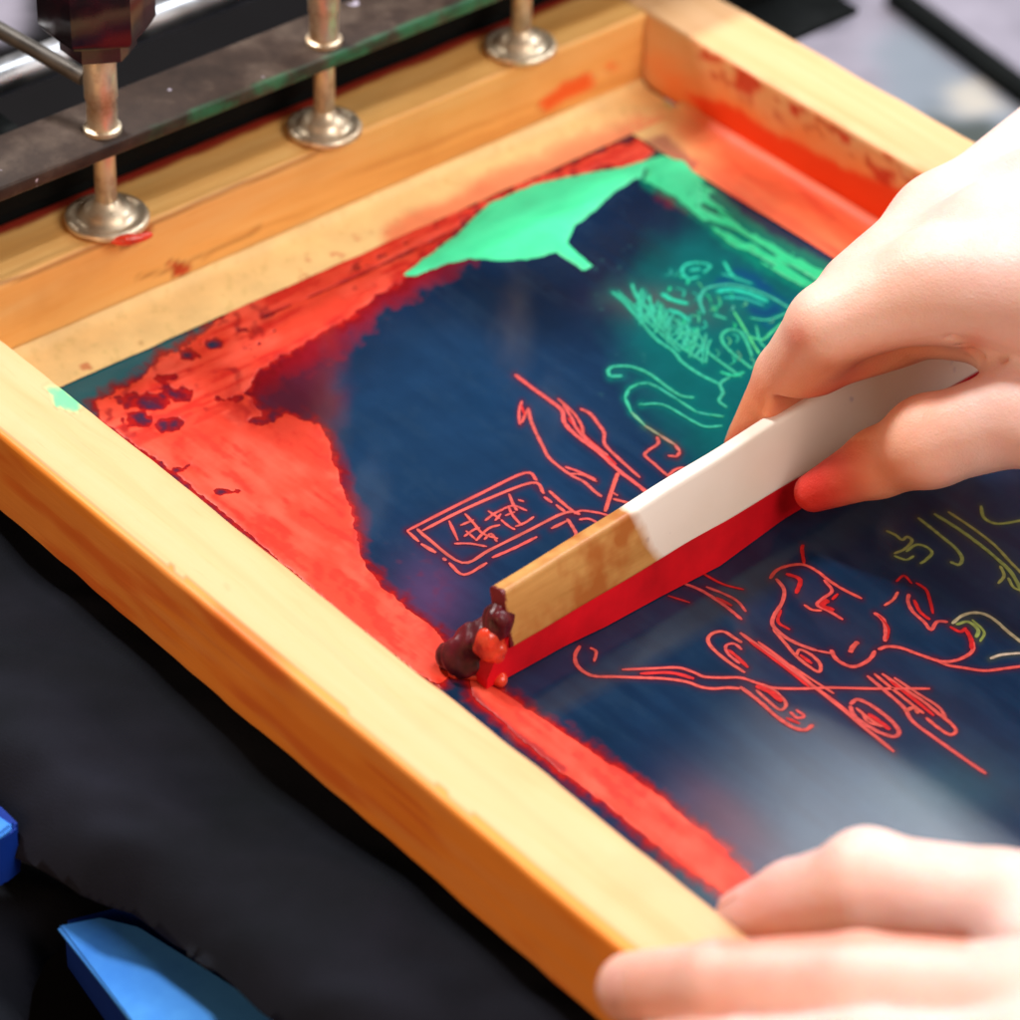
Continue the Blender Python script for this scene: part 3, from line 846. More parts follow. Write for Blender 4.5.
def ribbon(pts, wd, col, z, seed):
    # resample with a Catmull-Rom spline in plane coordinates
    p = np.array([P(u, v, zm)[:2] for u, v in pts])
    if len(p) > 2:
        q = np.vstack([2 * p[0] - p[1], p, 2 * p[-1] - p[-2]])
        out = []
        for i in range(1, len(q) - 2):
            for t in np.linspace(0, 1, 5, endpoint=False):
                out.append(0.5 * (2 * q[i] + (q[i + 1] - q[i - 1]) * t + (2 * q[i - 1] - 5 * q[i] + 4 * q[i + 1] - q[i + 2]) * t * t + (3 * q[i] - q[i - 1] - 3 * q[i + 1] + q[i + 2]) * t ** 3))
        out.append(q[-2]); p = np.array(out)
    else:
        p = np.array([p[0] + (p[1] - p[0]) * t for t in np.linspace(0, 1, 4)])
    d = np.gradient(p, axis=0); d /= np.linalg.norm(d, axis=1)[:, None] + 1e-12
    nrm = np.stack([-d[:, 1], d[:, 0]], 1)
    r = np.random.default_rng(seed)
    hw = wd / 3250 / 2 * 0.98 * (1 + 0.22 * (r.random(len(p)) - 0.5))
    hw[0] *= 0.55; hw[-1] *= 0.55
    b0 = len(SV)
    for i in range(len(p)):
        for k, (s, zz) in enumerate(((-1, 0), (-0.6, 1), (0.6, 1), (1, 0))):
            q2 = p[i] + nrm[i] * hw[i] * s
            SV.append((q2[0], q2[1], z - 0.00003 + zz * 0.00003))
            mq = 0.5 + 0.5 * math.sin(q2[0] * 1900 + seed) * math.sin(q2[1] * 1500 + 2.1 * seed)
            SCc.append(tuple(cc_ * (0.62 + 0.45 * mq) * (0.8 if zz == 0 else 1.0) for cc_ in col))
    for i in range(len(p) - 1):
        for k in range(3):
            a = b0 + i * 4 + k
            SF.append((a, a + 1, a + 5, a + 4))


for i, (c, wd, pts) in enumerate(strokes):
    c = tuple(x * (0.92 + 0.16 * r_.random()) for x in c)
    ribbon(pts, wd, c, zm + 0.00012 + (i % 17) * 0.000005, i)
mesh_obj('printed_drawing', SV, SF, M_line, screen, smooth=False, cols=np.array(SCc))

# ================================================================== SQUEEGEE
def Pz(u, v, z): return P(u, v, z)


sq = empty('squeegee', tuple(P(520, 665, zm)), 'wooden squeegee with white painted handle and red rubber blade drawn across the screen', 'squeegee')
zb = zm + 0.0125                      # lower edge of the handle
cL = P(511, 649, zb); cR = P(1000, 357, zb)
cR = np.array([cL[0] + 0.0005, cL[1] + 0.24, zb + 0.002])
# lean so that the left end projects onto (503, 593)
Hh = 0.0212
best = None
for th in np.linspace(-0.4, 0.9, 200):
    for hh in np.linspace(0.016, 0.027, 45):
        q = cL + hh * np.array([-math.sin(th), 0, math.cos(th)])
        u, v = px(q); e = (u - 503) ** 2 + (v - 592) ** 2
        if best is None or e < best[0]: best = (e, th, hh)
TH, Hh = best[1], best[2]
up = np.array([-math.sin(TH), 0, math.cos(TH)]); fr_n = np.array([math.cos(TH), 0, math.sin(TH)])
TK = 0.0062
YAW = 0.0062 * 0.24 / 0.146


def prism_y(prof, y0, y1, n, fn=None):
    """sweep profile (list of 3D offsets) along y"""
    V, Fc = [], []
    m = len(prof)
    ys = np.linspace(y0, y1, n)
    for i, y in enumerate(ys):
        for q in prof:
            p = np.array([q[0], y, q[2]])
            if fn: p = fn(p, i / (n - 1))
            V.append(p)
    for i in range(n - 1):
        for k in range(m):
            a = i * m + k; b = i * m + (k + 1) % m
            Fc.append((a, b, b + m, a + m))
    Fc.append(tuple(range(m))[::-1]); Fc.append(tuple(range((n - 1) * m, n * m)))
    return V, Fc


def rounded(corners, rad, seg=4):
    out = []
    n = len(corners)
    for k in range(n):
        p0 = np.array(corners[k - 1]); p = np.array(corners[k]); p1 = np.array(corners[(k + 1) % n]); r = rad[k]
        a = (p0 - p) / np.linalg.norm(p0 - p); b = (p1 - p) / np.linalg.norm(p1 - p)
        for j in range(seg + 1):
            t = j / seg
            s = p + a * r * (1 - t) ** 2 + b * r * t ** 2
            out.append(s)
    return out


def handle_mat():
    m, nt, bs = new_mat('painted_handle')
    v = coords(nt)
    sep = N(nt, 'ShaderNodeSeparateXYZ'); nt.links.new(v, sep.inputs[0])
    nz = noise(nt, v, 70, 3)
    ad = N(nt, 'ShaderNodeMath', operation='MULTIPLY_ADD'); ad.inputs[1].default_value = 0.008
    nt.links.new(nz, ad.inputs[0]); nt.links.new(sep.outputs[1], ad.inputs[2])
    zc = N(nt, 'ShaderNodeMath', operation='MULTIPLY_ADD'); zc.inputs[1].default_value = 0.44
    nt.links.new(sep.outputs[2], zc.inputs[0]); nt.links.new(ad.outputs[0], zc.inputs[2])
    mask = ramp(nt, zc.outputs[0], [(0.0626, (0, 0, 0)), (0.0633, (1, 1, 1))])
    g = noise(nt, coords(nt, (60, 5, 60)), 3, 5, 0.6, 0.5)
    blo = noise(nt, v, 55, 3, 0.6)
    tan = mixc(nt, ramp(nt, blo, [(0.45, (0, 0, 0)), (0.62, (0.85, 0.85, 0.85))]), ramp(nt, g, [(0.3, (0.62, 0.33, 0.10)), (0.7, (0.44, 0.20, 0.045))]), (0.40, 0.11, 0.015))
    wh = ramp(nt, noise(nt, v, 22, 4), [(0.35, (0.86, 0.79, 0.68)), (0.7, (0.92, 0.87, 0.79))])
    wh2 = mixc(nt, ramp(nt, noise(nt, v, 130, 2), [(0.72, (0, 0, 0)), (0.76, (0.5, 0.5, 0.5))]), wh, (0.45, 0.42, 0.50))
    e0 = float(cL[1] - sq.location[1])
    ea = N(nt, 'ShaderNodeMath', operation='MULTIPLY_ADD'); ea.inputs[1].default_value = 0.004
    nt.links.new(noise(nt, v, 260, 3), ea.inputs[0]); nt.links.new(sep.outputs[1], ea.inputs[2])
    emask = ramp(nt, ea.outputs[0], [(0.0, (1, 1, 1)), (1.0, (0, 0, 0))])
    mr = N(nt, 'ShaderNodeMapRange'); mr.inputs['From Min'].default_value = e0 + 0.0026; mr.inputs['From Max'].default_value = e0 + 0.0034
    mr.inputs['To Min'].default_value = 1.0; mr.inputs['To Max'].default_value = 0.0
    nt.links.new(ea.outputs[0], mr.inputs[0])
    body = mixc(nt, mask, tan, wh2)
    nt.links.new(mixc(nt, mr.outputs[0], body, (0.13, 0.006, 0.008)), bs.inputs['Base Color'])
    bs.inputs['Roughness'].default_value = 0.42
    bump(nt, bs, g, 0.12, 0.0006)
    return m


M_handle = handle_mat()
c00 = cL; c01 = cL + up * Hh; c11 = c01 - fr_n * TK; c10 = c00 - fr_n * TK
prof = rounded([c00, c01, c11, c10], [0.0009, 0.0018, 0.0018, 0.0010])
Vh, Fh = prism_y(prof, cL[1], cR[1], 80, lambda p, t: p + up * max(0.0, float((p - cL) @ up) * 0.24 * min(1, t / 0.55)) * np.array([1, 0, 1]) + np.array([-YAW * t, 0, 0.001 * t]) + 0.00012 * np.array([math.sin(t * 37), 0, math.cos(t * 23)]))
o = mesh_obj('handle', Vh, Fh, M_handle, sq); bm = bmesh.new(); bm.from_mesh(o.data); bmesh.ops.recalc_face_normals(bm, faces=bm.faces); bm.to_mesh(o.data); bm.free(); sharpen(o, 50)
o['label'] = 'wooden handle painted white with a bare tan end'

# blade: bottom edge follows the traced, slightly flexed contact line
trace = [(440, 663), (458, 676), (489, 684), (518, 672), (565, 646), (607, 626), (660, 597), (720, 566), (784, 519)]
tp = np.array([P(u, v, zm + 0.0004) for u, v in trace])


def blade_bottom(y):
    x = np.interp(y, tp[3:, 1], tp[3:, 0])
    if y > tp[-1, 1]: x = tp[-1, 0] - (y - tp[-1, 1]) * 0.045
    return x


bl0 = tp[0][1] + 0.003
ysb = np.linspace(bl0, cL[1] + 0.235, 90)
Vb, Fb = [], []
for y in ysb:
    xb = blade_bottom(y)
    topx = cL[0] - 0.0012 - YAW * max(0, (y - cL[1]) / 0.24); topz = zb + 0.004
    if y < cL[1]: topz = zm + 0.004 + (zb + 0.004 - zm - 0.004) * max(0, (y - bl0) / (cL[1] - bl0)) ** 0.8
    t5 = 0.0052
    for q in ((xb, zm + 0.0004), (xb - 0.0008, zm + 0.0003), (xb - t5, zm + 0.0009), (topx - t5, topz), (topx, topz), ((topx + xb) / 2 + 0.0003, (topz + zm) / 2)):
        Vb.append((q[0], y, q[1]))
m_ = 6
for i in range(len(ysb) - 1):
    for k in range(m_):
        a = i * m_ + k; b = i * m_ + (k + 1) % m_
        Fb.append((a, b, b + m_, a + m_))
Fb.append(tuple(range(m_))[::-1]); Fb.append(tuple(range((len(ysb) - 1) * m_, len(ysb) * m_)))
o = mesh_obj('blade', Vb, Fb, M_rubber, sq); bm = bmesh.new(); bm.from_mesh(o.data); bmesh.ops.recalc_face_normals(bm, faces=bm.faces); bm.to_mesh(o.data); bm.free(); sharpen(o, 40)


# ink clumps on the blade's free end
def blob_mesh(prims, hgrid, pad, k, seed=0, disp=0.0):
    lo = np.min([np.array(p[0]) - p[1] for p in prims], 0) - pad; hi = np.max([np.array(p[0]) + p[1] for p in prims], 0) + pad
    n = np.ceil((hi - lo) / hgrid).astype(int) + 1
    g = np.stack(np.meshgrid(*[lo[i] + hgrid * np.arange(n[i]) for i in range(3)], indexing='ij'), -1)
    val = None
    for c, r in prims:
        d = np.sqrt(((g - np.array(c)) ** 2).sum(-1)) - r
        val = d if val is None else smin(val, d, k)
    if disp: val = val + disp * vnoise(g[..., 0] + 0.7 * g[..., 2], g[..., 1] - 0.5 * g[..., 2], 0.004, seed, 3)
    return surface_nets(val, lo, hgrid)


rr = random.Random(11)
path = [(501, 612, 0.023), (499, 624, 0.018), (490, 630, 0.014), (484, 640, 0.011), (474, 636, 0.011), (462, 646, 0.008), (450, 656, 0.004), (462, 664, 0.002), (480, 662, 0.003), (500, 652, 0.006)]
dk, wt = [], []
for i in range(70):
    k = rr.random() * (len(path) - 1); i0 = int(k); f_ = k - i0
    a_, b_ = path[i0], path[i0 + 1]
    q = [a_[j] * (1 - f_) + b_[j] * f_ for j in range(3)]
    dk.append((P(q[0] + rr.uniform(-5, 5), q[1] + rr.uniform(-5, 6), zm + q[2] + rr.uniform(-.001, .001)), rr.uniform(0.0012, 0.0028)))
for i in range(34):
    k = rr.random(); u_ = 478 + 22 * k + rr.uniform(-6, 6); v_ = 636 + rr.uniform(-6, 22)
    wt.append((P(u_, v_, zm + 0.0155 - (v_ - 636) * 0.0003 + rr.uniform(0, .0015)), rr.uniform(0.0008, 0.0022)))
for i in range(26):
    u_ = 450 + rr.uniform(0, 50)
    wt.append((P(u_, 670 + (u_ - 450) * 0.14 + rr.uniform(-4, 4), zm + 0.0012), rr.uniform(0.0008, 0.0018)))
v1, q1 = blob_mesh(dk, 0.0005, 0.002, 0.0030, 3, 0.0014)
mesh_obj('dried_ink_clump', v1, q1, M_darkink, sq)
v1, q1 = blob_mesh(wt, 0.0004, 0.0015, 0.0020, 4, 0.0008)
mesh_obj('wet_ink_clump', v1, q1, M_redink, sq)

# ================================================================== PRESS CLAMP
clamp = empty('press_clamp', (-0.02, 0.1, 0.0), 'dark metal press clamp holding down the far rail of the screen with three bolts', 'clamp')
ZP = 0.035


def boxm(x0, x1, y0, y1, z0, z1, bev=0.0006, seg=2):
    bm = bmesh.new()
    bmesh.ops.create_cube(bm, size=1)
    bmesh.ops.scale(bm, verts=bm.verts, vec=(x1 - x0, y1 - y0, z1 - z0))
    bmesh.ops.translate(bm, verts=bm.verts, vec=((x0 + x1) / 2, (y0 + y1) / 2, (z0 + z1) / 2))
    if bev: bmesh.ops.bevel(bm, geom=bm.edges[:], offset=bev, segments=seg, affect='EDGES', profile=0.5)
    return bm


def plate_ink(name, seed):
    m, nt, bs = new_mat(name)
    v = coords(nt)
    n1 = noise(nt, v, 45, 6, 0.65)
    c = ramp(nt, n1, [(0.3, (0.018, 0.010, 0.008)), (0.5, (0.045, 0.027, 0.020)), (0.72, (0.12, 0.085, 0.065))])
    fl = noise(nt, v, 160, 2)
    c = mixc(nt, ramp(nt, fl, [(0.73, (0, 0, 0)), (0.75, (0.8, 0.8, 0.8))]), c, (0.55, 0.5, 0.62))
    # green paint along the front lip
    sep = N(nt, 'ShaderNodeSeparateXYZ'); nt.links.new(v, sep.inputs[0])
    mx = N(nt, 'ShaderNodeMath', operation='MULTIPLY_ADD'); mx.inputs[1].default_value = 0.0028
    nt.links.new(noise(nt, v, 110, 3), mx.inputs[0]); nt.links.new(sep.outputs[0], mx.inputs[2])
    lip = ramp(nt, mx.outputs[0], [(0.0204, (0, 0, 0)), (0.0212, (1, 1, 1))])
    yy = N(nt, 'ShaderNodeMapRange'); yy.inputs['From Min'].default_value = -0.03; yy.inputs['From Max'].default_value = 0.0
    nt.links.new(sep.outputs[1], yy.inputs[0])
    mm = N(nt, 'ShaderNodeMath', operation='MULTIPLY'); nt.links.new(lip, mm.inputs[0]); nt.links.new(yy.outputs[0], mm.inputs[1])
    gm = N(nt, 'ShaderNodeMath', operation='MULTIPLY'); nt.links.new(mm.outputs[0], gm.inputs[0])
    nt.links.new(ramp(nt, noise(nt, v, 80, 4), [(0.42, (0.12, 0.12, 0.12)), (0.6, (1, 1, 1))]), gm.inputs[1])
    c = mixc(nt, gm.outputs[0], c, (0.02, 0.20, 0.09))
    nt.links.new(c, bs.inputs['Base Color'])
    bs.inputs['Roughness'].default_value = 0.5; bs.inputs['Specular IOR Level'].default_value = 0.25
    bump(nt, bs, n1, 0.25, 0.0008)
    return m


bm_obj('top_plate', boxm(-0.0265, 0.0005, -0.12, 0.42, ZP - 0.0052, ZP, 0.0009), plate_ink('inked_plate', 1), clamp)
bm_obj('back_plate', boxm(-0.0335, -0.0305, -0.12, 0.42, -0.045, ZP - 0.0054), M_black, clamp)
bm_obj('bottom_plate', boxm(-0.0302, -0.004, -0.12, 0.42, -0.045, -0.0420), M_black, clamp)
bm_obj('under_rib', boxm(-0.0303, -0.0268, -0.12, 0.42, 0.004, ZP - 0.0054), M_black, clamp)


def lathe(prof, cx, cy, n=48, hexa=False):
    bm = bmesh.new()
    rings = []
    for r, z in prof:
        ring = []
        for k in range(n):
            a = 2 * math.pi * k / n
            rr = r
            if hexa:
                aa = (a % (math.pi / 3)) - math.pi / 6
                rr = r * math.cos(math.pi / 6) / math.cos(aa) * (1.0 - 0.03 * abs(aa))
            ring.append(bm.verts.new((cx + rr * math.cos(a), cy + rr * math.sin(a), z)))
        rings.append(ring)
    for r0, r1 in zip(rings[:-1], rings[1:]):
        for k in range(n): bm.faces.new((r0[k], r0[(k + 1) % n], r1[(k + 1) % n], r1[k]))
    bm.faces.new(rings[0][::-1]); bm.faces.new(rings[-1])
    return bm


bolt_labels = ['left clamp bolt under the black knob, with red ink on its foot', 'middle clamp bolt pressing on the rail', 'clamp bolt nearest the corner of the screen']
for i, by in enumerate((0.0650, 0.1563, 0.2457)):
    bx = -0.0080
    foot_r = 0.0140 if i == 0 else 0.0130
    z0 = 0.0002
    bo = bm_obj('clamp_bolt', lathe([(0.0036, z0 + 0.006), (0.0036, ZP - 0.0035), (0.0036, ZP + 0.004)], bx, by, 40), M_brass, clamp)
    bo['label'] = bolt_labels[i]
    cen = np.array([bx, by, 0])
    def child(name, bm, mat):
        me = bpy.data.meshes.new(name)
        bmesh.ops.translate(bm, verts=bm.verts, vec=-Vector(clamp.location))
        bmesh.ops.recalc_face_normals(bm, faces=bm.faces)
        bm.to_mesh(me); bm.free(); me.polygons.foreach_set('use_smooth', np.ones(len(me.polygons), bool)); me.materials.append(mat)
        o = bpy.data.objects.new(name, me); COL.objects.link(o); o.parent = bo
        return o
    R0 = foot_r
    f = child('foot', lathe([(R0 * .93, z0), (R0, z0 + 0.0006), (R0 * 1.01, z0 + 0.0016), (R0 * .97, z0 + 0.0026), (R0 * .86, z0 + 0.0029), (R0 * .80, z0 + 0.0024), (R0 * .68, z0 + 0.0027), (R0 * .60, z0 + 0.0045), (R0 * .50, z0 + 0.0060), (R0 * .36, z0 + 0.0066), (R0 * .30, z0 + 0.0085), (0.0036, z0 + 0.0088)], bx, by, 56), M_brass); sharpen(f, 60)
    th = []
    zt = ZP + 0.0002
    s = child('sleeve', lathe([(0.0062, zt), (0.0062, zt + 0.0015), (0.0050, zt + 0.002), (0.0050, zt + 0.012), (0.0054, zt + 0.0125), (0.0054, zt + 0.026), (0.0050, zt + 0.027), (0.0050, zt + 0.045 if i else zt + 0.030)], bx, by, 40), M_brass); sharpen(s, 50)
    if i == 0:
        v1, q1 = blob_mesh([(P(110 + 4 * q_, 240 - 0.11 * (q_ - 3) ** 2 * (1 if q_ > 3 else .2), 0.0009), .0007 + .0005 * math.sin(q_ / 10 * 3.1)) for q_ in range(11)], 0.0004, 0.001, 0.0020, 9, 0.0006)
        oo = mesh_obj('ink_smear', v1 - np.array(clamp.location), q1, M_redink, None); oo.parent = bo
    if True:
        k = child('knob', lathe([(0.0085, zt + 0.029), (0.0125, zt + 0.031), (0.0125, zt + 0.036), (0.0175, zt + 0.0385), (0.0190, zt + 0.041), (0.0190, zt + 0.058), (0.0170, zt + 0.062), (0.006, zt + 0.063)] if i == 0 else [(0.0085, zt + 0.0455), (0.0125, zt + 0.047), (0.0190, zt + 0.051), (0.0190, zt + 0.068), (0.006, zt + 0.07)], bx, by, 60, hexa=True), M_knob); sharpen(k, 30)
# lever bar through the left bolt


def tube(p0, p1, r, n=24, r1=None):
    p0 = Vector(p0); p1 = Vector(p1); r1 = r if r1 is None else r1
    bm = bmesh.new()
    bmesh.ops.create_cone(bm, cap_ends=True, segments=n, radius1=r, radius2=r1, depth=(p1 - p0).length)
    q = (p1 - p0).to_track_quat('Z', 'Y').to_matrix().to_4x4()
    bmesh.ops.transform(bm, matrix=Matrix.Translation((p0 + p1) / 2) @ q, verts=bm.verts)
    return bm


lv = bm_obj('lever', tube(P(-60, -4, 0.063), P(84, 78, 0.052), 0.0027), M_lever, clamp)
sharpen(lv, 50)
rod = bm_obj('rod', tube((-0.052, -0.12, 0.030), (-0.052, 0.45, 0.030), 0.0062, 48), M_steel, None)
# place rod so that it projects on the photograph's rod
ry = P(0, 78, 0.030)
rod.data.transform(Matrix.Translation((ry[0] + 0.052, 0, 0)))
rod.name = 'steel_rod'
tag(rod, 'polished steel rod running behind the dark clamp plate', 'rod')
sharpen(rod, 50)
bm_obj('collar', tube((ry[0], 0.040 + 0, 0.030), (ry[0], 0.052, 0.030), 0.0085, 40), M_black, clamp)
bm_obj('hinge_bracket', boxm(ry[0] - 0.006, -0.0345, 0.043, 0.058, -0.02, 0.0205), M_black, clamp)

# ================================================================== HANDS


def skin_mat():
    m, nt, bs = new_mat('skin')
    a = N(nt, 'ShaderNodeAttribute'); a.attribute_name = 'pigment'
    v = coords(nt)
    mott = noise(nt, v, 70, 4, 0.6)
    c = mixc(nt, ramp(nt, mott, [(0.35, (0, 0, 0)), (0.75, (0.35, 0.35, 0.35))]), a.outputs['Color'], mixc(nt, 1.0, a.outputs['Color'], (0.95, 0.68, 0.62), 'MULTIPLY'))
    nt.links.new(c, bs.inputs['Base Color'])
    bs.inputs['Subsurface Weight'].default_value = 0.5
    bs.inputs['Subsurface Radius'].default_value = (1.0, 0.30, 0.15)
    bs.inputs['Subsurface Scale'].default_value = 0.009
    bs.inputs['Roughness'].default_value = 0.48
    bs.inputs['Specular IOR Level'].default_value = 0.4
    vo = N(nt, 'ShaderNodeTexVoronoi', feature='DISTANCE_TO_EDGE'); vo.inputs['Scale'].default_value = 900
    nt.links.new(v, vo.inputs['Vector'])
    ad = N(nt, 'ShaderNodeMath', operation='MULTIPLY_ADD'); ad.inputs[1].default_value = 0.5
    nt.links.new(vo.outputs[0], ad.inputs[0]); nt.links.new(noise(nt, v, 260, 4), ad.inputs[2])
    bump(nt, bs, ad.outputs[0], 0.45, 0.0007)
    return m


M_skin = skin_mat()
M_nail = plain('fingernail', (0.80, 0.42, 0.36), 0.25, 0.5, 40, 0.08, 0.02)[0]


def build_hand(parent, fingers, palm, hgrid, cuts, bounds, colfn, extra_k=0.007, fk=0.0016, keepout=None):
    allp = [q for f in fingers for q in f['j']] + [q for c in palm for q in (c[0], c[1])]
    lo = np.min([np.array(p) for p in allp], 0) - 0.035; hi = np.max([np.array(p) for p in allp], 0) + 0.035
    lo = np.maximum(lo, bounds[0]); hi = np.minimum(hi, bounds[1])
    n = np.ceil((hi - lo) / hgrid).astype(int) + 1
    g = np.stack(np.meshgrid(*[(lo[i] + hgrid * np.arange(n[i])).astype(np.float32) for i in range(3)], indexing='ij'), -1)
    pal = None
    for a, b, ra, rb, k in palm:
        d = cone(g, a, b, ra, rb)
        pal = d if pal is None else smin(pal, d, k)
    tot = pal
    fs = []
    for f in fingers:
        J, Rr = f['j'], f['r']; fd = None
        for i in range(len(J) - 1):
            d = cone(g, J[i], J[i + 1], Rr[i], Rr[i + 1])
            fd = d if fd is None else smin(fd, d, 0.0025)
        for (c, r) in f.get('bumps', []):
            fd = smin(fd, np.sqrt(((g - np.array(c, np.float32)) ** 2).sum(-1)) - r, 0.004)
        fs.append(fd)
    # fingers meet each other with a sharp crease, the palm with a soft web
    base = np.array([f['j'][0] for f in fingers], np.float32)
    fu = fs[0]
    for f in fs[1:4]: fu = smin(fu, f, fk)
    tot = smin(fu, pal, extra_k)
    if keepout is not None:
        kd = -keepout(g)
        hh = np.clip(0.5 - 0.5 * (tot - kd) / 0.002, 0, 1)
        tot = tot * (1 - hh) + kd * hh + 0.002 * hh * (1 - hh)
    tot = smin(tot, fs[4], extra_k if keepout is None else 0.006)
    for a, b, r, k in cuts:
        d = -(cone(g, a, b, r, r * 0.6))
        hh = np.clip(0.5 - 0.5 * (tot - d) / k, 0, 1)
        tot = tot * (1 - hh) + d * hh + k * hh * (1 - hh)
    V, Q = surface_nets(tot, lo, hgrid)
    # light Laplacian smoothing
    E = np.concatenate([Q[:, [0, 1]], Q[:, [1, 2]], Q[:, [2, 3]], Q[:, [3, 0]]])
    for _ in range(3):
        acc = np.zeros_like(V); cnt = np.zeros(len(V))
        np.add.at(acc, E[:, 0], V[E[:, 1]]); np.add.at(acc, E[:, 1], V[E[:, 0]])
        np.add.at(cnt, E[:, 0], 1); np.add.at(cnt, E[:, 1], 1)
        V = V * 0.5 + 0.5 * acc / np.maximum(cnt, 1)[:, None]
    o = mesh_obj('palm_and_fingers', V, Q, M_skin, parent, cols=colfn(V))
    return o


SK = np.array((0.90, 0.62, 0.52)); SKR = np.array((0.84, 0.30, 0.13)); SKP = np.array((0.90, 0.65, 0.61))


def W(u, v, z): return P(u, v, z)


# ---- right hand gripping the squeegee
rh = empty('hand', tuple(W(900, 360, 0.03)), 'right hand of a person gripping the white squeegee handle, thumb on the near side', 'hand')
idxf = dict(j=[W(935, 285, 0.052), W(826, 326, 0.040), W(790, 376, 0.014), W(752, 448, -0.017)], r=[.0140, .0120, .0108, .0090])
mid = dict(j=[W(1000, 238, 0.058), W(912, 276, 0.044), W(872, 326, 0.016), W(866, 372, -0.016)], r=[.0140, .0120, .0104, .0088])
rng_ = dict(j=[W(1065, 190, 0.058), W(985, 222, 0.044), W(945, 275, 0.018), W(925, 330, -0.010)], r=[.0135, .0116, .0100, .0084])
pky = dict(j=[W(1130, 150, 0.052), W(1060, 170, 0.038), W(1010, 215, 0.014), W(1000, 280, -0.008)], r=[.0122, .0104, .0090, .0076])
thb = dict(j=[W(1150, 440, 0.036), W(1020, 415, 0.026), W(935, 440, 0.014), W(878, 463, 0.000), W(814, 492, -0.015)], r=[.0180, .0150, .0134, .0106, .0064], bumps=[(W(925, 442, 0.014), .0134)])
wrist = W(1330, 300, 0.085)
palm = [
    (W(935, 285, 0.052), wrist, .0160, .0270, 0.012),
    (W(1000, 238, 0.058), wrist, .0155, .0270, 0.012),
    (W(1065, 190, 0.058), wrist, .0150, .0260, 0.012),
    (W(1120, 142, 0.052), wrist, .0140, .0250, 0.012),
    (W(1150, 440, 0.036), wrist, .0200, .0270, 0.014),
    (W(850, 318, 0.036), W(985, 215, 0.042), .0115, .0120, 0.010),
    (W(862, 290, 0.040), W(940, 222, 0.044), .0118, .0125, 0.012),
    (W(940, 222, 0.044), W(1075, 112, 0.044), .0125, .0125, 0.012),
    (W(985, 250, 0.050), W(1120, 150, 0.052), .0150, .0150, 0.014),
    (W(820, 372, 0.014), W(900, 330, 0.022), .0095, .0110, 0.008),
    (W(890, 322, 0.028), W(1015, 326, 0.036), .0100, .0122, 0.008),
    (W(1000, 300, 0.046), W(1160, 340, 0.05), .0150, .0230, 0.012),
    (W(1022, 345, 0.034), W(1030, 395, 0.026), .0120, .0130, 0.008),
    (wrist, W(1700, 150, 0.20), .0260, .0380, 0.014),
]
cuts = [(W(950, 333, z_), W(974, 347, z_), .0011, 0.0022) for z_ in (.030, .034, .038, .042, .046, .050, .054, .058)]
cuts += [(W(974, 347, z_), W(1060, 372, z_ - 0.002), .0016, 0.0025) for z_ in (.030, .034, .038, .042, .046, .050)]
cuts += [(W(896, 462 + q_, .020 - q_ * .0004), W(906 + q_ * .2, 474 + q_, .014), .0007, 0.0012) for q_ in (0, 7)]
cuts += []


def col_rh(V):
    u, v = px(V); n = vnoise(u, v, 40, 81, 3)
    c = np.ones((len(V), 3)) * SK
    def ad(col, t):
        nonlocal c
        t = np.clip(t, 0, 1)[:, None]; c = c * (1 - t) + np.array(col) * t
    ad(SKP, sstep(0, 120, u - 880 + 20 * n) * 0.8)
    zc = V[:, 2]
    ad(SKR, 0.75 * sstep(0.026, 0.004, zc + 0.004 * n) * sstep(985, 900, u))  # shade of the grip painted orange-red on the low flesh
    ad((0.72, 0.22, 0.16), 0.7 * np.exp(-((u - 798) / 14) ** 2 - ((v - 338) / 14) ** 2))
    ad((0.74, 0.20, 0.12), 0.6 * np.exp(-((u - 972) / 14) ** 2 - ((v - 346) / 12) ** 2))
    # shade and red bounce painted beside the handle; thumb tip also ink-stained
    hl = sdline(u, v, [(700, 470), (760, 438), (860, 382), (900, 356), (970, 352)])
    ad((0.86, 0.33, 0.16), 0.85 * sstep(110, 14, hl + 14 * n) * sstep(990, 900, u) * sstep(0.05, 0.03, zc))
    ad((0.66, 0.05, 0.02), 0.75 * sstep(24, 2, hl + 8 * n) * sstep(900, 820, u) * (v < 470))
    ad((0.68, 0.10, 0.04), 0.6 * sstep(900, 840, u + 8 * n) * (v > 440))
    ad((0.64, 0.006, 0.012), 0.82 * sstep(880, 812, u + 14 * n) * sstep(440, 460, v))
    return c


def keep_off_handle(g):
    # flesh cannot enter the wooden handle: it stays behind the back face up to the top edge
    back = cL[0] - 0.0080 - YAW * np.clip((g[..., 1] - cL[1]) / 0.24, 0, 1)
    return np.maximum(np.maximum(back - g[..., 0], g[..., 2] - (zb + 0.0315)), (g[..., 1] - float(P(880, 362, 0.008)[1])) * 0.8)


build_hand(rh, [idxf, mid, rng_, pky, thb], palm, 0.00125, cuts, (np.array([-0.3, -0.3, zm + 0.0012]), np.array([0.6, 0.66, 0.24])), col_rh, 0.010, 0.005, keep_off_handle)

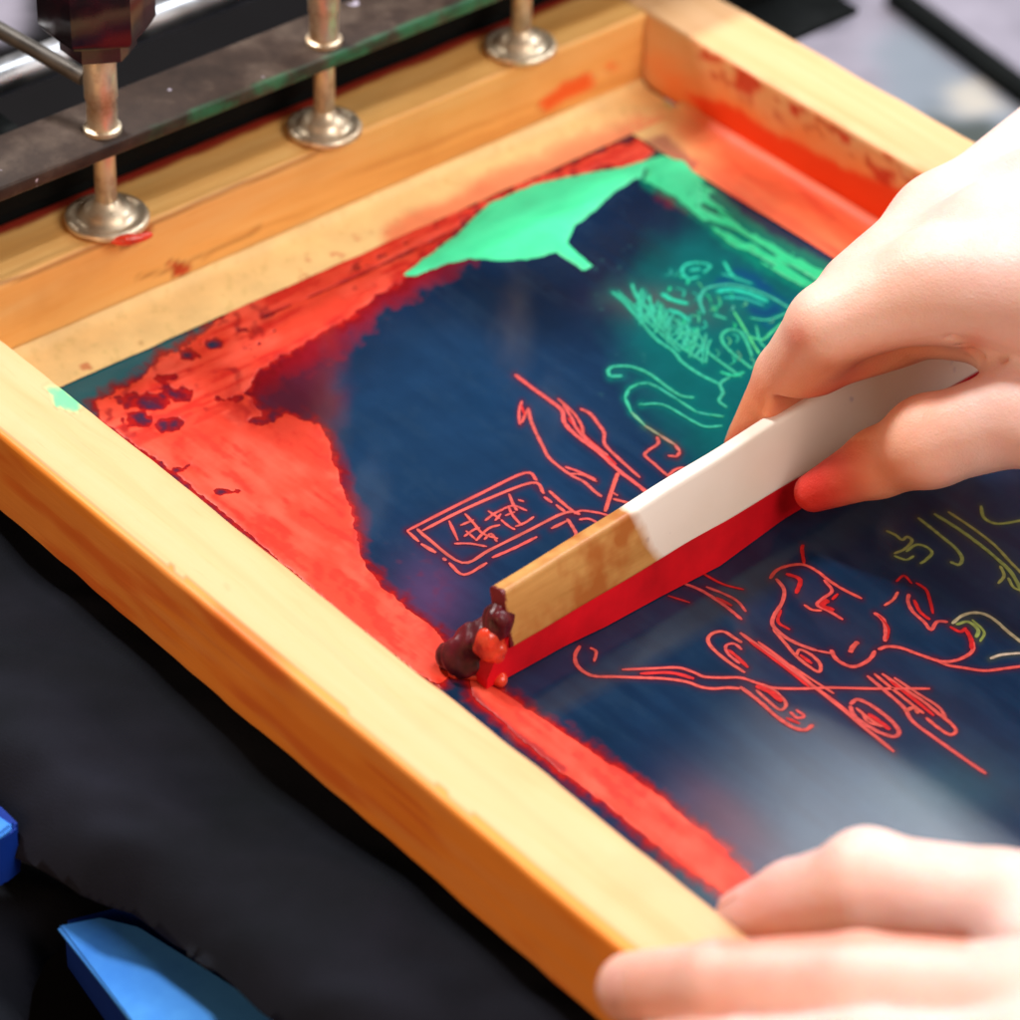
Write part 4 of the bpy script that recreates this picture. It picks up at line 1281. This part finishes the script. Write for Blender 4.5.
# ---- left hand holding the front rail
lh = empty('hand', tuple(W(800, 960, 0.01)), 'left hand of a person holding the front rail of the screen near the bottom edge', 'hand')
lt = dict(j=[W(1130, 935, 0.020), W(1000, 908, 0.026), W(868, 884, 0.022), W(795, 902, 0.006), W(748, 918, -0.004)], r=[.0180, .0145, .0128, .0108, .0086], bumps=[(W(866, 876, 0.024), .0118)])
li = dict(j=[W(1030, 1010, 0.044), W(860, 985, 0.036), W(720, 985, 0.020), W(632, 988, 0.002)], r=[.0150, .0125, .0108, .0092])
lm_ = dict(j=[W(1040, 1085, 0.046), W(870, 1065, 0.036), W(740, 1065, 0.020), W(655, 1062, 0.000)], r=[.0150, .0128, .0110, .0094])
lr_ = dict(j=[W(1060, 1160, 0.044), W(900, 1140, 0.034), W(780, 1140, 0.018), W(700, 1132, -0.002)], r=[.0145, .0120, .0104, .0088])
lp_ = dict(j=[W(1090, 1225, 0.038), W(950, 1205, 0.028), W(860, 1200, 0.014), W(790, 1192, -0.002)], r=[.0130, .0104, .0090, .0078])
lw = W(1400, 1120, 0.045)
lpalm = [
    (W(1030, 1010, 0.044), lw, .0155, .0260, 0.01), (W(1040, 1085, 0.046), lw, .0155, .0260, 0.01),
    (W(1060, 1160, 0.044), lw, .0150, .0250, 0.01), (W(1090, 1225, 0.038), lw, .0140, .0240, 0.01),
    (W(1130, 935, 0.020), lw, .0185, .0260, 0.012), (W(1040, 955, 0.026), W(1160, 985, 0.03), .0140, .0190, 0.010),
    (lw, W(1640, 1150, 0.06), .0260, .0290, 0.012),
]


def col_lh(V):
    u, v = px(V); n = vnoise(u, v, 40, 91, 3)
    c = np.ones((len(V), 3)) * (SK * 0.4 + SKP * 0.6)
    def ad(col, t):
        nonlocal c
        t = np.clip(t, 0, 1)[:, None]; c = c * (1 - t) + np.array(col) * t
    ad((0.82, 0.38, 0.35), 0.65 * sstep(860, 720, u + 12 * n) * (v < 945))
    ad((0.80, 0.30, 0.20), 0.75 * sstep(16, 3, sdline(u, v, [(728, 940), (800, 938), (900, 936), (960, 940)])))
    ad((0.80, 0.38, 0.28), 0.7 * sstep(860, 590, u + 16 * n) * (v > 940))
    return c


build_hand(lh, [li, lm_, lr_, lp_, lt], lpalm, 0.00125, [(W(736, 948, 0.010), W(905, 940, 0.026), .0016, 0.002)], (np.array([-0.3, -0.3, -0.05]), np.array([0.8, 0.62, 0.2])), col_lh)


def nail(parent, c, along, normal, ln, wd):
    a = np.array(along, float); a /= np.linalg.norm(a)
    n = np.array(normal, float); n -= a * (n @ a); n /= np.linalg.norm(n)
    s = np.cross(n, a)
    V, Fq = [], []
    nu, nv = 10, 10
    for i in range(nu + 1):
        for j in range(nv + 1):
            x = (i / nu * 2 - 1); y = (j / nv * 2 - 1)
            k = math.sqrt(max(0, 1 - 0.35 * abs(y) ** 4))
            p = np.array(c) + a * ln / 2 * x * (1 - 0.25 * abs(y) ** 3) + s * wd / 2 * y + n * (-(y * y) * wd * 0.17 - x * x * ln * 0.04)
            V.append(p)
    for i in range(nu):
        for j in range(nv):
            q = i * (nv + 1) + j
            Fq.append((q, q + 1, q + nv + 2, q + nv + 1))
    o = mesh_obj('fingernail', V, Fq, M_nail, parent)
    md = o.modifiers.new('thick', 'SOLIDIFY'); md.thickness = 0.0005
    return o


def nail_on(parent, f, normal, lift, ln=0.011, wd=0.011):
    a = np.array(f['j'][-1]) - np.array(f['j'][-2]); al = a / np.linalg.norm(a)
    n = np.array(normal, float); n -= al * (n @ al); n /= np.linalg.norm(n)
    c = np.array(f['j'][-1]) - al * 0.001 + n * (f['r'][-1] + lift)
    nail(parent, c, al + n * -0.12, n, ln, wd)


tocam = CAM - W(700, 930, 0); tocam /= np.linalg.norm(tocam)
nail_on(lh, lt, np.array([-0.45, 0.2, 0.9]), -0.0004, 0.011, 0.0115)
for f in (li, lm_, lr_, lp_): nail_on(lh, f, np.array([-0.2, -0.9, 0.5]), -0.0004, 0.010, 0.010)
for f in (idxf, mid, rng_, pky): nail_on(rh, f, np.array([-0.9, -0.3, 0.2]), -0.0004, 0.010, 0.0095)

# ================================================================== SURROUNDINGS
# black shirt spread below the screen
def sheet(name, poly_px, z, hfn, res_, mat, label, cat, drop=0.02):
    pts = np.array([P(u, v, z) for u, v in poly_px])
    lo = pts.min(0); hi = pts.max(0)
    a = np.arange(lo[0] - res_, hi[0] + res_ * 2, res_); b = np.arange(lo[1] - res_, hi[1] + res_ * 2, res_)
    Ag, Bg = np.meshgrid(a, b, indexing='ij')
    sd = sdpoly(Ag, Bg, pts[:, :2])
    zz = z + hfn(Ag, Bg) - drop * np.exp(-np.clip(sd, 0, 1) / 0.008)
    ii = np.arange(Ag.size).reshape(Ag.shape)
    ok = sd > 0
    f = ok[:-1, :-1] | ok[1:, :-1] | ok[1:, 1:] | ok[:-1, 1:]
    q = np.stack([ii[:-1, :-1], ii[1:, :-1], ii[1:, 1:], ii[:-1, 1:]], -1)[f]
    V = np.stack([Ag, Bg, zz], -1).reshape(-1, 3)
    ga, gb = np.gradient(sd, res_); gn = np.hypot(ga, gb) + 1e-9
    mv = np.where(sd < 0, -sd, 0)
    V[:, 0] += (mv * ga / gn).ravel(); V[:, 1] += (mv * gb / gn).ravel()
    used = np.unique(q); rm = -np.ones(len(V), int); rm[used] = np.arange(len(used))
    o = mesh_obj(name, V[used], rm[q], mat)
    md = o.modifiers.new('thick', 'SOLIDIFY'); md.thickness = 0.0015; md.offset = -1
    return tag(o, label, cat)


ZS = -0.042


def folds(a, b):
    h1 = 0.012 * vnoise((a * .8 + b * .6) / 2.0, (b * .8 - a * .6), 0.038, 101, 3)
    s = sstep(0.0, -0.04, b)
    return (h1 * s) - 0.012 * sstep(-0.05, -0.20, b)


sheet('black_shirt', [(-260, 480), (0, 786), (40, 815), (75, 838), (130, 856), (190, 900), (260, 965), (345, 1035), (560, 1230), (900, 1250), (1500, 900), (1200, 500), (600, 100), (200, 120)], ZS, folds, 0.0016, M_cloth,
      'black cotton shirt spread flat under the silk screen', 'shirt')
sheet('folded_shirt', [(-420, 830), (-40, 806), (20, 836), (70, 850), (112, 868), (84, 900), (46, 926), (30, 960), (20, 1030), (60, 1160), (-300, 1200)], ZS - 0.045, lambda a, b: 0.004 * vnoise(a, b, 0.05, 103, 3), 0.003, M_cloth,
      'dark folded cloth lying lower than the black shirt at the left edge', 'cloth', drop=0.012)

# blue press beams under the shirt
def prism(poly, z, depth, bev):
    top = [P(u, v, z) for u, v in poly]
    bm = bmesh.new()
    a = [bm.verts.new(p) for p in top]; b = [bm.verts.new((p[0], p[1], p[2] - depth)) for p in top]
    bm.faces.new(a); bm.faces.new(b[::-1])
    n = len(a)
    for k in range(n): bm.faces.new((a[k], b[k], b[(k + 1) % n], a[(k + 1) % n]))
    bmesh.ops.bevel(bm, geom=bm.edges[:], offset=bev, segments=3, affect='EDGES')
    return bm


def beam(outer, inner, z, label):
    o = bm_obj('press_beam', prism(outer, z, 0.02, 0.0015), M_blue, None); sharpen(o, 40)
    c = bm_obj('top_cover', prism(inner, z + 0.003, 0.0028, 0.001), M_blue2, None); sharpen(c, 40)
    c.parent = o
    return tag(o, label, 'press beam', 'blue press beams below the shirt')


beam([(62, 918), (120, 1000), (200, 1110), (620, 1110), (420, 1020), (300, 975), (200, 925), (140, 898)],
     [(56, 924), (140, 1030), (200, 1106), (420, 1106), (300, 1030), (215, 975), (140, 925), (100, 915)], -0.082, 'bright blue press beam showing below the shirt at the lower left')
beam([(-60, 796), (-2, 800), (20, 822), (0, 838), (-70, 852)], [(-60, 806), (-4, 812), (14, 824), (-2, 836), (-70, 848)], -0.056, 'small blue press beam peeking out at the left edge beneath the black shirt')


def table_mat():
    m, nt, bs = new_mat('pale_table')
    v = coords(nt)
    n1 = noise(nt, v, 9, 5, 0.6); n2_ = noise(nt, v, 30, 4)
    c = ramp(nt, n2_, [(0.3, (0.20, 0.185, 0.225)), (0.7, (0.31, 0.285, 0.345))])
    a = N(nt, 'ShaderNodeAttribute'); a.attribute_name = 'pigment'
    c = mixc(nt, a.outputs['Alpha'], c, a.outputs['Color'])
    nt.links.new(c, bs.inputs['Base Color'])
    bs.inputs['Roughness'].default_value = 0.6
    bs.inputs['Specular IOR Level'].default_value = 0.12
    return m


ZT = -0.19
a = np.arange(-1.6, 1.0, 0.008); b = np.arange(-0.9, 1.6, 0.008)
Ag, Bg = np.meshgrid(a, b, indexing='ij')
V = np.stack([Ag, Bg, np.full_like(Ag, ZT)], -1).reshape(-1, 3)
u, v = px(V); n_ = vnoise(u, v, 30, 111, 4); m_n = vnoise(u, v, 12, 112, 3)
tc = np.zeros((len(V), 4))
layer(tc, lin(120, 130, 140), 0.85 * sstep(-20, 14, sdpoly(u, v, [(870, 60), (900, 25), (960, 60), (1030, 110), (1030, 200), (960, 190), (900, 120)]) + 14 * n_))
layer(tc, lin(190, 180, 165), 0.7 * sstep(-8, 8, sdpoly(u, v, [(945, 85), (985, 75), (1000, 110), (970, 118), (945, 105)]) + 8 * m_n))
layer(tc, lin(60, 66, 60), 0.9 * sstep(-8, 10, sdpoly(u, v, [(920, 100), (960, 118), (1005, 120), (1000, 160), (950, 150), (925, 125)]) + 10 * n_))
layer(tc, lin(5, 4, 5), 0.99 * ((u < 640) | (v > 300)) * (1 - sstep(-6, 6, sdpoly(u, v, [(-60, -60), (28, -60), (28, 26), (12, 40), (-60, 50)]))))
ii = np.arange(Ag.size).reshape(Ag.shape)
q = np.stack([ii[:-1, :-1], ii[1:, :-1], ii[1:, 1:], ii[:-1, 1:]], -1).reshape(-1, 4)
tb = mesh_obj('work_surface', V, q, table_mat())
at = tb.data.color_attributes.new('pigment', 'FLOAT_COLOR', 'POINT'); at.data.foreach_set('color', tc.astype(np.float32).ravel())
tag(tb, kind='structure')

# dark strips lying on the table at the top right
def strip_on(px_poly, z, th, label, name, cat):
    top = [P(u_, v_, z + th) for u_, v_ in px_poly]
    bm = bmesh.new()
    A_ = [bm.verts.new(p) for p in top]; B_ = [bm.verts.new((p[0], p[1], z)) for p in top]
    bm.faces.new(A_); bm.faces.new(B_[::-1])
    for k in range(len(A_)): bm.faces.new((A_[k], B_[k], B_[(k + 1) % len(A_)], A_[(k + 1) % len(A_)]))
    bmesh.ops.bevel(bm, geom=bm.edges[:], offset=0.001, segments=2, affect='EDGES')
    o = bm_obj(name, bm, M_black, None); sharpen(o, 40)
    return tag(o, label, cat)


strip_on([(885, -10), (912, -10), (1100, 128), (1100, 150)], ZT + 0.0005, 0.008, 'thin black bar crossing the pale work surface at the top right', 'metal_bar', 'bar')
strip_on([(720, -30), (850, -30), (838, 4), (800, 8), (775, 20), (735, 6)], ZT + 0.0005, 0.012, 'dark block on the work surface behind the far corner of the screen', 'dark_block', 'block')

# ================================================================== LIGHT


def area(name, loc, target, sx, sy, power, color):
    l = bpy.data.lights.new(name, 'AREA'); l.shape = 'RECTANGLE'; l.size = sx; l.size_y = sy; l.energy = power; l.color = color
    o = bpy.data.objects.new(name, l); COL.objects.link(o)
    o.location = loc
    o.rotation_euler = (Vector(target) - Vector(loc)).to_track_quat('-Z', 'Y').to_euler()
    return o


def mirdir(u, v):
    X = P(u, v, zm); d = X - CAM; d /= np.linalg.norm(d)
    return X, d * np.array([1, 1, -1])


# window behind the press: its lower edge is what the near half of the fabric mirrors
X0, d0 = mirdir(690, 806); X1, d1 = mirdir(1020, 712)
D = 1.6
p0 = X0 + d0 * D; p1 = X1 + d1 * D
e = (p1 - p0); e /= np.linalg.norm(e)
nn = -(d0 + d1) / 2; nn -= e * (nn @ e); nn /= np.linalg.norm(nn)
upv = np.cross(nn, e);
if upv[2] < 0: upv = -upv
SXW, SYW = 1.5, 0.9
c = p0 + e * 0.02 + e * SXW / 2 + upv * SYW / 2
l = bpy.data.lights.new('window_light', 'AREA'); l.shape = 'RECTANGLE'; l.size = SXW; l.size_y = SYW; l.energy = 54; l.color = (0.92, 0.96, 1.0)
lo_ = bpy.data.objects.new('window_light', l); COL.objects.link(lo_)
zax = -np.array(nn)   # light shines along -Z
mat = Matrix((tuple(e), tuple(np.cross(zax, e)), tuple(zax))).transposed().to_4x4()
mat.translation = Vector(c)
lo_.matrix_world = mat

area('room_light', (1.45, 0.35, 1.10), (0.15, 0.15, 0.0), 0.85, 0.85, 24, (1.0, 0.91, 0.84))
area('back_lamp', (-0.95, 0.00, 1.45), (0.2, 0.15, 0.0), 0.25, 0.25, 40, (1.0, 0.96, 0.92))  # unseen lamp behind the clamp, added to throw the squeegee's shadow
area('warm_fill', (0.5, -1.3, 0.35), (0.2, 0.0, 0.0), 0.8, 0.5, 9.0, (1.0, 0.60, 0.34))  # added fill lamp in place of warm bounce, lifts the rail's outer side

wd = bpy.data.worlds.new('World'); SC.world = wd; wd.use_nodes = True
bg = wd.node_tree.nodes['Background']; bg.inputs[0].default_value = (1.0, 0.86, 0.74, 1); bg.inputs[1].default_value = 0.09

SC.view_settings.view_transform = 'Standard'
SC.view_settings.look = 'None'
SC.view_settings.gamma = 1
SC.view_settings.exposure = -0.22
SC.view_settings.use_curve_mapping = False
SC.render.engine = 'CYCLES'
SC.cycles.use_denoising = True
SC.cycles.max_bounces = 6
SC.cycles.sample_clamp_indirect = 4
